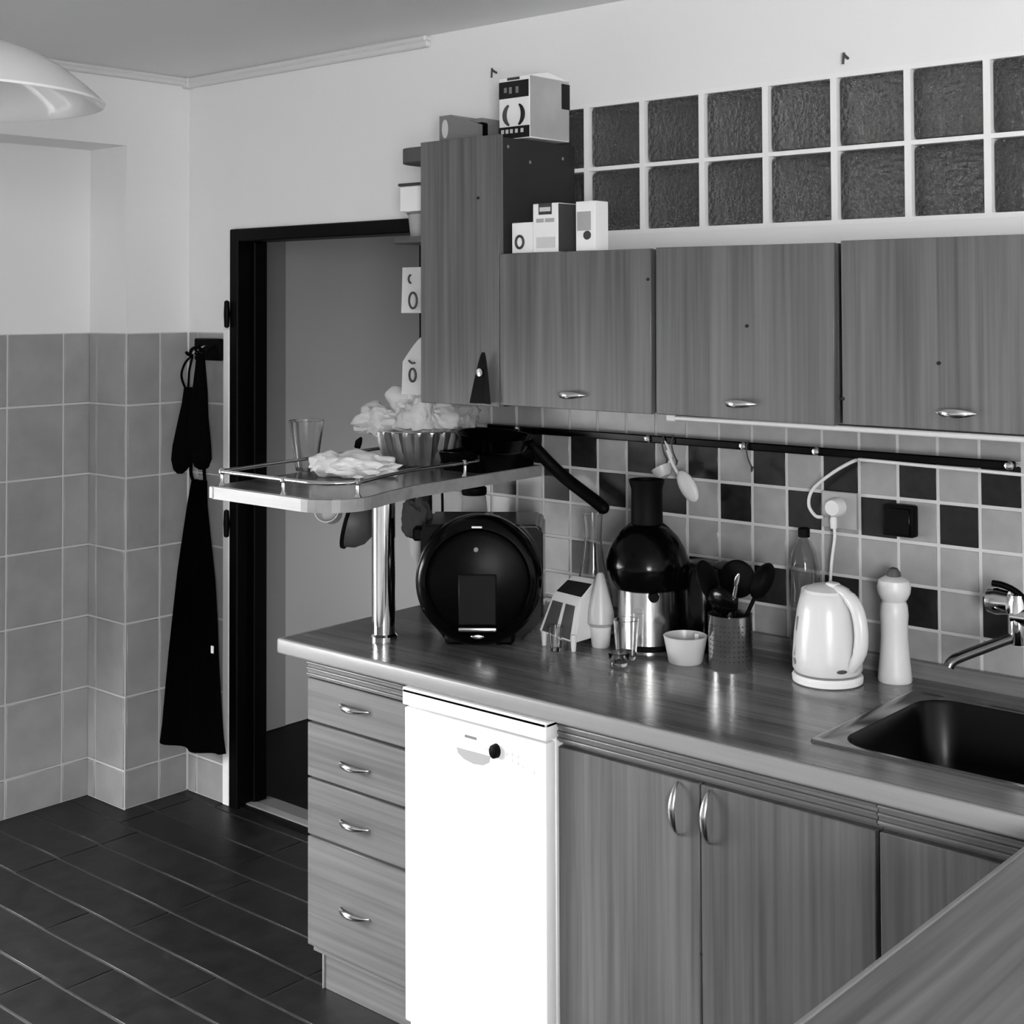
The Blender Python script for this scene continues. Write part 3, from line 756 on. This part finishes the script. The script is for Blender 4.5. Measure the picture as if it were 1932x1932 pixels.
BX, BY = 1.417, -0.218
t = thing('fluted_bowl', 'fluted steel bowl holding a plastic bag on the bar shelf', 'bowl', (BX, BY, ZT))
flute = lambda a, k: 1 + (.045 * math.cos(22 * a) if k in (2, 3, 4, 5, 6) else 0)
bm = BM(); lathe(bm, [(0, .001), (.082, 0), (.096, .006), (.110, .03), (.120, .058), (.127, .085), (.132, .098), (.136, .101), (.133, .103), (.128, .098), (.112, .045), (.09, .01), (0, .008)], 132, mod=flute)
obj('body', bm, mat('fluted_satin_steel', 222, 0.34, 1.0), t)
t = thing('plastic_bag', 'crumpled translucent plastic bag heaped in the fluted bowl', 'bag', (BX, BY, ZT + .075))
bm = BM(); crumple(bm, (.108, .098, .105), 5.2, .45, 1.5, 5)
for v in bm.verts:
    v.co += Vector((-.005, -.005, .062)); 
    if v.co.z < 0.03: v.co.x *= .72; v.co.y *= .72; v.co.z = max(v.co.z, .004)
obj('bag_top', bm, M_film, t)
bm = BM(); crumple(bm, (.075, .06, .05), 1.7, .4, 1.6, 4)
for v in bm.verts: v.co += Vector((-.095, -.085, .052))
obj('left_fold', bm, M_film, t)
bm = BM(); crumple(bm, (.06, .05, .055), 3.1, .4, 1.6, 4)
for v in bm.verts: v.co += Vector((.085, .075, .07))
obj('right_fold', bm, mat('thin_clear_film', 190, .2, trans=.6, ior=1.15), t)

# black tins and the pan with its handle sticking out past the shelf
t = thing('roasting_tin', 'black roasting tin lying on the wall end of the bar shelf', 'tin', (1.622, -0.16, ZT), 0.04)
bm = BM()
loft(bm, [rrect(-.075, .075, -.12, .12, .02, 0.001), rrect(-.085, .085, -.13, .13, .024, .05), rrect(-.09, .09, -.135, .135, .024, .052), rrect(-.083, .083, -.128, .128, .022, .052), rrect(-.072, .072, -.118, .118, .02, .004)])
obj('body', bm, M_blackp, t)
t = thing('frying_pan', 'black frying pan resting on the tin with its handle pointing down past the shelf', 'pan', (1.665, -0.185, ZT + .056))
Rm = Matrix.Rotation(0.0, 4, 'X') @ Matrix.Rotation(0.10, 4, 'Y')
bm = BM(); lathe(bm, [(0, 0), (.082, 0), (.09, .006), (.108, .04), (.111, .042), (.106, .041), (.087, .009), (0, .004)], 40, M=Rm)
obj('pan_body', bm, M_blackp, t)
bm = BM(); tube(bm, smooth_path([(.085, .055, .022), (.10, .09, -.02), (.155, .115, -.075), (.255, .12, -.130), (.30, .118, -.155)], 5), [.010] * 3 + [.0175] * 16 + [.015, .008], 12); obj('pan_handle', bm, M_blackm, t)
t = thing('dark_shape', 'dark pointed shape by the chrome knob of the tall cabinet', 'cloth', (1.777, -0.345, 1.49))
bm = BM(); g = []
for j in range(11):
    v = j / 10; w = .036 * (1 - v) ** .8 + .004
    g.append([bm.verts.new((-.012 * (1 - v) + w * (2 * i / 6 - 1), -.004 - .005 * math.sin(i * 1.4 + v), .135 * v)) for i in range(7)])
for A, B in zip(g, g[1:]):
    for i in range(6): bm.faces.new((A[i], A[i + 1], B[i + 1], B[i]))
bmesh.ops.solidify(bm, geom=bm.faces[:], thickness=.003)
obj('cloth', bm, mat('near_black_matte', 26, .9), t)  # dark tapering sheet in front of the door, at the knob

# hanging under the bar shelf
def under(name, label, cat, x, y, m, prof, tilt):
    t = thing(name, label, cat, (x, y, ZB))
    bm = BM(); lathe(bm, prof, 26, M=Matrix.Translation((0, 0, -.085)) @ Matrix.Rotation(tilt[0], 4, 'Z') @ Matrix.Rotation(tilt[1], 4, 'X')); obj('body', bm, m, t)
    bm = BM(); tube(bm, smooth_path([(0, 0, 0), (0, 0, -.02), (.008, 0, -.032), (.0, 0, -.042), (-.006, 0, -.034)], 4), .002, 6); obj('hook', bm, M_chrome, t)
    bm = BM(); tube(bm, smooth_path([(-.02, .01, -.075), (-.012, .004, -.045), (.004, 0, -.036), (.016, .004, -.05), (.02, .01, -.075)], 5), .0045, 8); obj('handle', bm, m, t)
    return t
cupP = [(0, -.036), (.028, -.036), (.034, -.03), (.038, .03), (.040, .038), (.037, .038), (.034, .03), (.03, -.028), (0, -.03)]
under('hanging_mug', 'white mug hanging under the bar shelf at its left', 'mug', 1.305, -0.47, M_whitep, [(r * .9, z * .9) for r, z in cupP], (.6, 1.25))
t = thing('hanging_strainer', 'dark round bowl strainer with black rim hanging under the bar shelf left of the post', 'strainer', (1.38, -0.46, ZB))
d = Vector((-.80, -.55, .25)).normalized(); Mh = Matrix.Translation((0, 0, -.105)) @ d.to_track_quat('Z', 'Y').to_matrix().to_4x4()
bm = BM(); lathe(bm, [(.072, 0), (.066, -.03), (.05, -.054), (.026, -.068), (0, -.072)], 30, M=Mh); lathe(bm, [(.069, 0), (.063, -.03), (.047, -.052), (.024, -.065), (0, -.069)], 30, M=Mh)
obj('bowl', bm, mat('dark_strainer_steel', 78, .5), t)
bm = BM(); lathe(bm, [(.070, -.006), (.077, -.004), (.077, .004), (.070, .005)], 30, M=Mh); obj('rim', bm, M_blackm, t)
bm = BM(); tube(bm, smooth_path([(0, 0, 0), (0, 0, -.02), (.006, 0, -.03), (0, 0, -.036)], 4), .002, 6); obj('hook', bm, M_chrome, t)
t = thing('oven_cloth', 'dark crumpled cloth hanging under the bar shelf right of the post', 'cloth', (1.60, -0.42, ZB))
bm = BM(); crumple(bm, (.05, .03, .065), 4.4, .3, 2.2, 4)
for v in bm.verts: v.co += Vector((0, 0, -.085))
obj('cloth', bm, M_dcloth, t)
bm = BM(); tube(bm, [(0, 0, 0), (0, 0, -.05)], .002, 6); obj('hook', bm, M_chrome, t)
bm = BM(); lathe(bm, [(.034, .0), (.026, -.05), (.008, -.078), (0, -.08)], 16, 0.012, 0.0, -.128); obj('pale_tail', bm, mat('pale_cloth', 150, .8), t)

# ------------------------------------------------------------------ counter-top things
# round black cooker
t = thing('round_cooker', 'black rounded countertop cooker with circular dark front under the bar shelf', 'appliance', (1.812, -0.402, WZ), 0.669); t.scale = (1.04, 1.04, 1.05)
R0 = 0.152
bm = BM(); prism(bm, [(-.148, .075), (-.085, .0), (.10, .0), (.155, .055), (.155, .268), (.142, .283), (-.138, .283), (-.148, .27)], -.20, .02)
for v in bm.verts: v.co = Vector((v.co.x, -v.co.z, v.co.y))
bmesh.ops.bevel(bm, geom=bm.edges[:], offset=.006, segments=2, affect='EDGES'); obj('body', bm, M_blackp, t)
bm = BM(); lathe(bm, [(.10, -.06), (R0 - .012, -.02), (R0, .01), (R0 + .003, .05), (R0, .085), (R0 - .012, .1), (.128, .104), (.122, .098)], 64, M=Matrix.Translation((0, 0, .158)) @ Matrix.Rotation(PI / 2, 4, 'X')); obj('front_ring', bm, M_blackp, t)
M_lid = mat('cooker_lid', 3, .35, spec=.08)
f = BM(); lathe(f, [(.123, .096), (.11, .104), (0, .112)], 64, M=Matrix.Translation((0, 0, .158)) @ Matrix.Rotation(PI / 2, 4, 'X')); fr = obj('front_lid', f, M_lid, t)
bx('window', M_screen, fr, -.046, .046, -.1155, -.109, .06, .18, 0.003)
bx('chrome_bar', M_satin, fr, -.046, .046, -.123, -.112, .046, .056, 0.003, 2)
bm = BM(); lathe(bm, [(0, .004), (.012, .003), (.016, 0)], 18, M=Matrix.Translation((0, -.113, .033)) @ Matrix.Rotation(PI / 2, 4, 'X') @ Matrix.Scale(.35, 4, (0, 1, 0))); obj('badge', bm, M_satin, fr)
bx('maker_badge', M_satin, t, -.014, .012, -.107, -.101, .287, .293, 0.001)
bm = BM(); lathe(bm, [(0, .003), (.005, .002), (.006, 0)], 14, M=Matrix.Translation((-.003, -.112, .238)) @ Matrix.Rotation(PI / 2, 4, 'X')); obj('button', bm, M_grey, fr)
bx('lug', M_blackm, t, -.172, -.145, .02, .06, .235, .268, 0.005)
for s in (-1, 1): bx('foot', M_blackm, t, s * .06 - .025, s * .06 + .025, -.06, .05, 0, .03, 0.008)
# storage jar behind it
t = thing('plastic_jug', 'grey translucent tapered jug with black lid standing behind the round cooker', 'jug', (1.52, -0.11, WZ))
bm = BM(); lathe(bm, [(0, 0), (.062, 0), (.064, .005), (.034, .31), (.03, .315), (0, .315)], 28); obj('body', bm, mat('grey_translucent_plastic', 168, .4), t)
bm = BM(); lathe(bm, [(.034, .315), (.036, .318), (.036, .335), (.03, .34), (0, .34)], 24); obj('lid', bm, M_blackm, t)
bx('label', M_paper, t, -.002, .012, -.046, -.038, .235, .255, 0)
bm = BM(); tube(bm, smooth_path([(1.33, -.03, 1.25), (1.335, -.05, 1.20), (1.35, -.07, 1.1), (1.36, -.13, .95), (1.43, -.22, .896), (1.52, -.27, .895)], 6), .004, 8)
tag(obj('power_cable', bm, M_blackm), 'black power cord hanging under the bar shelf behind the round cooker', 'cable')

# white slanted frame gadget
t = thing('slicer_stand', 'white plastic slanted stand with two grey panels and a black slot', 'kitchen gadget', (2.022, -0.30, WZ), 0.05)
bm = BM()
def hexa(bm, p):
    q = [bm.verts.new(v) for v in p]
    for f in ((0, 1, 2, 3), (7, 6, 5, 4), (0, 4, 5, 1), (1, 5, 6, 2), (2, 6, 7, 3), (3, 7, 4, 0)): bm.faces.new([q[i] for i in f])
hexa(bm, [(-.062, -.05, .035), (.052, -.05, .02), (.055, .05, .02), (-.05, .05, .03), (-.045, -.012, .125), (.042, -.012, .118), (.05, .055, .165), (-.03, .055, .165)])
bmesh.ops.bevel(bm, geom=bm.edges[:], offset=.004, segments=2, affect='EDGES')
obj('body', bm, M_whitep, t)
def slope(u, v, d):   # point on the slanted front: u across, v up
    x0 = -.062 + (.114) * u; x1 = -.045 + .087 * u
    z0 = .035 - .015 * u; z1 = .125 - .007 * u
    n = Vector((0, -.92, .38))
    return Vector((x0 + (x1 - x0) * v, -.05 + .038 * v, z0 + (z1 - z0) * v)) + n * d
for (a, b) in ((.1, .45), (.55, .86)):
    bm = BM(); hexa(bm, [slope(a, .05, .0012), slope(b, .05, .0012), slope(b, .85, .0012), slope(a, .85, .0012), slope(a, .05, -.004), slope(b, .05, -.004), slope(b, .85, -.004), slope(a, .85, -.004)]); obj('panel', bm, M_dgrey, t, False)
def slopet(u, v, d):
    x0 = -.045 + .087 * u; x1 = -.03 + .08 * u
    return Vector((x0 + (x1 - x0) * v, -.012 + .067 * v, .125 - .007 * u + (.04 + .007 * u) * v)) + Vector((0, -.5, .86)) * d
bm = BM(); hexa(bm, [slopet(.05, .15, .0012), slopet(.95, .15, .0012), slopet(.95, .72, .0012), slopet(.05, .72, .0012), slopet(.05, .15, -.004), slopet(.95, .15, -.004), slopet(.95, .72, -.004), slopet(.05, .72, -.004)]); obj('slot', bm, M_ink, t, False)
for (x, y) in ((-.05, -.04), (.045, -.045), (.045, .045), (-.045, .045)):
    bm = BM(); tube(bm, [(x, y, 0), (x, y, .04)], [.006, .009], 10); obj('leg', bm, M_whitep, t)
# frosted cone on a white cup
t = thing('cone_dispenser', 'frosted plastic cone standing in a small white cup', 'dispenser', (2.092, -0.262, WZ))
bm = BM(); lathe(bm, [(0, 0), (.021, 0), (.023, .003), (.028, .052), (.026, .052), (.02, .008), (0, .006)], 26); obj('cup', bm, M_whitep, t)
bm = BM(); lathe(bm, [(.024, .048), (.036, .062), (.033, .09), (.018, .15), (.010, .18), (.006, .185), (0, .186)], 28); obj('cone', bm, M_frost, t)
# clear carafe behind
t = thing('glass_carafe', 'clear glass carafe with a narrow neck behind the white stand', 'carafe', (1.99, -0.16, WZ))
bm = BM(); lathe(bm, [(0, 0), (.05, 0), (.054, .006), (.05, .10), (.028, .19), (.022, .25), (.026, .31), (.024, .31), (.02, .25), (.026, .19), (.048, .10), (.05, .01), (0, .006)], 32); obj('body', bm, M_glass, t)
# drinking glasses
for (x, y, r0, r1, h, lab) in ((2.213, -0.318, .024, .031, .095, 'clear drinking glass in front of the juicer'), (2.032, -0.368, .014, .019, .06, 'small clear shot glass in front of the white stand'),
                               (2.236, -0.378, .022, .026, .03, 'low clear glass dish, nearest the worktop edge')):
    t = thing('drinking_glass', lab, 'glass', (x, y, WZ))
    bm = BM(); glass_tumbler(bm, r0, r1, h); obj('body', bm, M_glass, t)
# juicer
t = thing('juicer', 'juicer with steel body, black dome and tall black feed chute', 'juicer', (2.189, -0.195, WZ))
bm = BM(); lathe(bm, [(.066, 0), (.066, .014), (.07, .016), (.0745, .02), (.074, .155), (.070, .158), (0, .158)], 48); obj('body', bm, M_steel, t)
bm = BM(); lathe(bm, [(0, 0), (.06, 0), (.068, .004), (.068, .015), (0, .015)], 36); obj('foot', bm, M_blackm, t)
bm = BM(); lathe(bm, [(0, .15), (.078, .15), (.092, .155), (.098, .17), (.105, .205), (.104, .218), (.094, .25), (.078, .278), (.056, .300), (.042, .31), (0, .31)], 48); obj('dome', bm, M_blackp, t)
bm = BM(); lathe(bm, [(.043, .30), (.040, .31), (.039, .395), (.044, .412), (.045, .42), (.041, .42), (.036, .40), (.036, .33), (0, .32)], 36); obj('chute', bm, M_blackm, t)
bm = BM(); lathe(bm, [(.013, 0), (.013, .008), (.010, .012), (0, .012)], 20, M=Matrix.Translation((.055, -.052, .142)) @ Matrix.Rotation(.81, 4, 'Z') @ Matrix.Rotation(PI / 2, 4, 'X')); obj('dial', bm, M_blackm, t)
bm = BM(); tube(bm, smooth_path([(.07, .04, .17), (.10, .07, .185), (.125, .085, .16), (.13, .09, .11)], 5), .009, 10); obj('locking_arm', bm, M_blackm, t)
bm = BM(); lathe(bm, [(0, 0), (.052, 0), (.06, .008), (.066, .19), (.062, .205), (.04, .215), (0, .215)], 32, .105, .09, 0); pc = obj('pulp_container', bm, M_blackp, t)
bm = BM(); tube(bm, smooth_path([(.172, .04, .19), (.19, .03, .15), (.178, .03, .06)], 5), .006, 8); obj('clip', bm, M_blackp, t)
# frosted bowl
t = thing('frosted_bowl', 'small frosted plastic bowl on the worktop between juicer and utensil holder', 'bowl', (2.341, -0.252, WZ))
bm = BM(); lathe(bm, [(0, 0), (.038, 0), (.041, .003), (.050, .05), (.053, .064), (.051, .065), (.0485, .052), (.038, .006), (0, .004)], 36); obj('body', bm, mat('frosted_bowl_plastic', 200, .3, trans=.15), t)
bm = BM(); box(bm, .004, .014, .034, .0355, .03, .063, .002); obj('white_label', bm, M_paper, t)
# utensil holder
t = thing('utensil_holder', 'perforated steel utensil holder', 'utensil holder', (2.449, -0.223, WZ))
bm = BM(); lathe(bm, [(0, .002), (.050, 0), (.052, .003), (.052, .124), (.0535, .127), (.05, .127), (.05, .01), (0, .008)], 48); obj('body', bm, M_steel, t)
bm = BM()
for k in range(8):
    for i in range(30):
        a = 2 * PI * i / 30; z = .024 + .0115 * k
        c, s = math.cos(a), math.sin(a)
        q = [bm.verts.new((c * .0523 - s * u, s * .0523 + c * u, z + w)) for u, w in ((-.002, 0), (0, -.002), (.002, 0), (0, .002))]
        bm.faces.new(q)
o = obj('perforations', bm, M_ink, t, False); o['kind'] = 'stuff'
hx, hy, hz = 2.449, -0.223, WZ + .012
def utensil(name, label, base, tip, head, m):
    t = thing(name, label, 'utensil', (hx + base[0], hy + base[1], hz))
    b = Vector((0, 0, 0)); p = Vector(tip) - Vector((base[0], base[1], 0))
    bm = BM(); tube(bm, [b, p * .5, p], [.004, .0045, .005], 10); obj('handle', bm, m, t)
    bm = BM()
    d = p.normalized(); ax = d.to_track_quat('Z', 'Y').to_matrix().to_4x4()
    MM = Matrix.Translation(p + d * head[1] * .7) @ ax @ Matrix.Diagonal((head[0], head[2], head[1], 1))
    bmesh.ops.create_uvsphere(bm, u_segments=18, v_segments=12, radius=1)
    for v in bm.verts: v.co = MM @ v.co
    obj('head', bm, m, t)
utensil('ladle', 'black ladle leaning right, widest head in the steel holder', (-.015, .0, 0), (.055, .03, .165), (.05, .046, .024), M_blackm)
utensil('spatula', 'black spatula leaning left in the steel holder', (.02, 0, 0), (-.045, .0, .15), (.042, .052, .008), M_blackm)
utensil('spatula', 'black spatula upright in the middle of the steel holder', (0, .01, 0), (.0, .03, .16), (.05, .045, .008), M_blackm)
utensil('serving_spoon', 'black serving spoon at the front of the steel holder', (.0, .01, 0), (-.005, -.02, .125), (.045, .034, .016), M_blackp)
utensil('steel_spoon', 'steel spoon with shiny bowl slanting up out of the utensil holder', (-.02, -.01, 0), (.04, -.036, .19), (.008, .02, .004), M_satin)
# bottle behind the kettle
t = thing('plastic_bottle', 'clear plastic bottle with a black cap behind the kettle', 'bottle', (2.553, -0.055, WZ))
bm = BM(); lathe(bm, [(0, .003), (.03, 0), (.035, .006), (.035, .17), (.037, .2), (.036, .225), (.03, .26), (.018, .285), (.012, .295), (.012, .302), (.0105, .302), (.0165, .284), (.0285, .26), (.0345, .225), (.0335, .17), (.0335, .008), (0, .006)], 32); obj('body', bm, mat('clear_bottle_plastic', 240, .06, trans=1.0, ior=1.3), t)
bm = BM(); lathe(bm, [(.014, .297), (.0145, .316), (.012, .319), (0, .319)], 18); obj('cap', bm, M_blackm, t)
# kettle
t = thing('electric_kettle', 'white electric kettle on its round base', 'kettle', (2.683, -0.184, WZ), -0.30)
bm = BM(); lathe(bm, [(0, 0), (.074, 0), (.079, .003), (.080, .014), (.076, .020), (0, .022)], 40); obj('base', bm, mat('kettle_base_plastic', 222, .35), t)
bm = BM(); lathe(bm, [(0, .025), (.074, .025), (.0785, .032), (.0785, .06), (.0745, .11), (.067, .165), (.060, .193), (.053, .203), (0, .203)], 44); obj('body', bm, M_whitep, t)
bm = BM(); lathe(bm, [(.054, .2), (.051, .209), (.036, .217), (.014, .222), (0, .223)], 36); box(bm, .005, .035, -.012, .012, .214, .228, .006, 2); obj('lid', bm, M_whitep, t)
bm = BM(); pts = [(-.040, 0, .16), (-.058, 0, .188), (-.068, 0, .203)]; tube(bm, pts, [.03, .022, .012], 14); obj('spout', bm, M_whitep, t)
bm = BM(); tube(bm, smooth_path([(.02, 0, .212), (.060, 0, .207), (.094, 0, .178), (.106, 0, .125), (.098, 0, .078), (.074, 0, .046)], 6), [.013] * 8 + [.0155] * 16 + [.014] * 7, 14); obj('handle', bm, M_whitep, t)
Mg = Matrix.Rotation(-1.88, 4, 'Z')
bm = BM(); vs = box(bm, .068, .0785, -.006, .006, .06, .15, .002)
for v in vs:
    v.co.x -= (v.co.z - .06) * .09; v.co = Matrix.Rotation(-1.98, 4, 'Z') @ v.co
obj('water_gauge', bm, M_grey, t)
bm = BM(); lathe(bm, [(0, .002), (.008, .001), (.009, 0)], 16, M=Matrix.Rotation(-1.95, 4, 'Z') @ Matrix.Translation((.0775, 0, .05)) @ Matrix.Rotation(PI / 2, 4, 'Y')); obj('switch', bm, M_grey, t)
bm = BM(); lathe(bm, [(0, .002), (.008, .001), (.009, 0)], 16, M=Matrix.Rotation(-.36, 4, 'Z') @ Matrix.Translation((.0785, 0, .040)) @ Matrix.Rotation(PI / 2, 4, 'Y') @ Matrix.Scale(.5, 4, (1, 0, 0)) @ Matrix.Scale(1.4, 4, (0, 1, 0))); obj('badge', bm, M_dgrey, t)
# pepper mill
t = thing('pepper_mill', 'tall pale turned-wood pepper mill beside the sink', 'pepper mill', (2.798, -0.082, WZ))
bm = BM(); lathe(bm, [(0, 0), (.037, 0), (.0385, .004), (.037, .02), (.0335, .055), (.0305, .10), (.0305, .13), (.032, .15), (.030, .172), (.026, .181)], 36); obj('body', bm, M_mill, t)
bm = BM(); lathe(bm, [(.026, .181), (.030, .186), (.0365, .2), (.038, .212), (.034, .228), (.02, .237), (0, .238)], 36); obj('head', bm, M_mill, t)
bm = BM(); lathe(bm, [(.016, .236), (.015, .246), (.009, .255), (0, .258)], 18); obj('finial', bm, M_dgrey, t)

# ------------------------------------------------------------------ hanging on the left: hook board, mitts, apron
t = thing('hook_board', 'black square hook board on the tiles beside the door frame', 'hook board', (0.145, -0.0088, 1.555))
bx('board', M_blackm, t, -.075, .077, -.02, 0, 0, .078, .004)
for x in (-.045, .0, .045):
    bm = BM(); tube(bm, smooth_path([(x, -.018, .05), (x, -.05, .04), (x, -.06, .02), (x, -.075, .03)], 4), .006, 8); obj('hook', bm, M_satin if x == 0 else M_blackm, t)
def mitt(label, rows, loop, y0):
    t = thing('oven_mitt', label, 'oven mitt', (0, 0, 0))
    bm = BM(); rings = []
    for (z, xl, xr, th, y) in rows:
        c = (xl + xr) / 2; w = (xr - xl) / 2
        rings.append([(c + w * math.cos(a), y + th * math.sin(a), z) for a in [2 * PI * k / 20 for k in range(20)]])
    loft(bm, rings); bm.faces.new([v for v in list(bm.verts)[:20]][::-1])
    obj('mitt', bm, M_cloth, t)
    bm = BM(); tube(bm, smooth_path(loop, 5), .004, 8); obj('hanging_loop', bm, M_cloth, t)
mitt('black oven mitt hanging lower left under the hook board, over the tile corner', [(1.46, .08, .135, .012, -.075), (1.40, .068, .14, .016, -.075), (1.33, .05, .142, .02, -.08), (1.25, .03, .145, .024, -.085), (1.20, .022, .135, .024, -.085), (1.165, .035, .10, .018, -.085), (1.152, .052, .08, .008, -.085)],
     [(.12, -.07, 1.575), (.075, -.07, 1.545), (.06, -.075, 1.50), (.085, -.075, 1.455), (.10, -.075, 1.455), (.10, -.07, 1.52), (.12, -.07, 1.57)], 0)
mitt('black oven mitt hanging straight down from the middle hook beside the door frame', [(1.575, .15, .195, .008, -.075), (1.53, .145, .20, .012, -.075), (1.45, .138, .215, .018, -.08), (1.36, .13, .225, .022, -.085), (1.26, .135, .245, .024, -.088), (1.215, .145, .25, .022, -.088), (1.185, .16, .235, .015, -.088), (1.176, .18, .215, .006, -.088)],
     [(.15, -.072, 1.59), (.165, -.072, 1.575), (.19, -.072, 1.59)], 0)
t = thing('apron', 'long black apron hanging from the hook board beside the doorway', 'apron', (0, 0, 0))
bm = BM(); g = []
rows = [(1.135, (.11, -.062), (.20, -.058)), (1.05, (.09, -.064), (.205, -.058)), (.95, (.07, -.066), (.225, -.058)), (.80, (.042, -.070), (.258, -.06)), (.66, (.030, -.078), (.275, -.06)), (.52, (.026, -.092), (.288, -.062)),
        (.38, (.026, -.106), (.305, -.062)), (.27, (.026, -.116), (.325, -.065)), (.20, (.026, -.125), (.345, -.068))]
N = 18
for k, (z, l, r) in enumerate(rows):
    ring = []
    for i in range(N + 1):
        u = i / N; amp = .004 + .010 * k / 8
        x = l[0] + (r[0] - l[0]) * u; y = l[1] + (r[1] - l[1]) * u
        zz = z + (.006 * math.sin(u * 5 + 1) + .022 * u ** 3 if k == 8 else 0)
        ring.append(bm.verts.new((x, y - amp * (1 + math.sin(u * 15)), zz)))
    g.append(ring)
for A, B in zip(g, g[1:]):
    for i in range(N): bm.faces.new((A[i], A[i + 1], B[i + 1], B[i]))
bmesh.ops.solidify(bm, geom=bm.faces[:], thickness=.006)
obj('cloth', bm, M_cloth, t)
bm = BM(); tube(bm, smooth_path([(.118, -.066, 1.13), (.105, -.066, 1.17), (.115, -.062, 1.3), (.14, -.06, 1.58), (.15, -.06, 1.59), (.16, -.06, 1.57), (.165, -.062, 1.3), (.185, -.064, 1.13)], 5), .006, 8); obj('neck_strap', bm, M_cloth, t)
bx('care_tag', M_paper, t, .248, .262, -.084, -.081, .545, .57, 0)

# ------------------------------------------------------------------ pendant lamp
t = thing('pendant_lamp', 'white opal dish pendant lamp hanging from the ceiling', 'lamp', (1.939, -1.923, 2.105))
outp = [(.28, 0), (.281, .004), (.255, .028), (.22, .056), (.185, .078), (.13, .100), (.07, .115), (.03, .12)]
inp = [(.03, .114), (.07, .109), (.13, .093), (.18, .071), (.216, .049), (.25, .022), (.275, .0015)]
bm = BM(); lathe(bm, outp + inp + [(.28, 0)], 96); obj('shade', bm, M_opal, t)
bm = BM(); lathe(bm, [(0, .112), (.022, .112), (.024, .145), (.014, .17), (0, .172)], 20); obj('lamp_holder', bm, M_whitep, t)
bm = BM(); lathe(bm, [(0, .02), (.02, .026), (.03, .048), (.026, .072), (.014, .095), (.014, .113), (0, .113)], 22); obj('bulb', bm, mat('white_bulb', 236, .3), t)
bm = BM(); tube(bm, smooth_path([(.12, -.06, .060), (.14, -.055, .063), (.155, -.06, .066), (.165, -.05, .064)], 4), .005, 8); obj('shade_clip', bm, M_grey, t)
bm = BM(); tube(bm, [(0, 0, .17), (0, 0, H - 2.105)], .0035, 8); lathe(bm, [(.045, H - 2.105), (.04, H - 2.105 - .03), (.01, H - 2.105 - .04), (0, H - 2.105 - .04)], 20); obj('cord', bm, M_whitep, t)
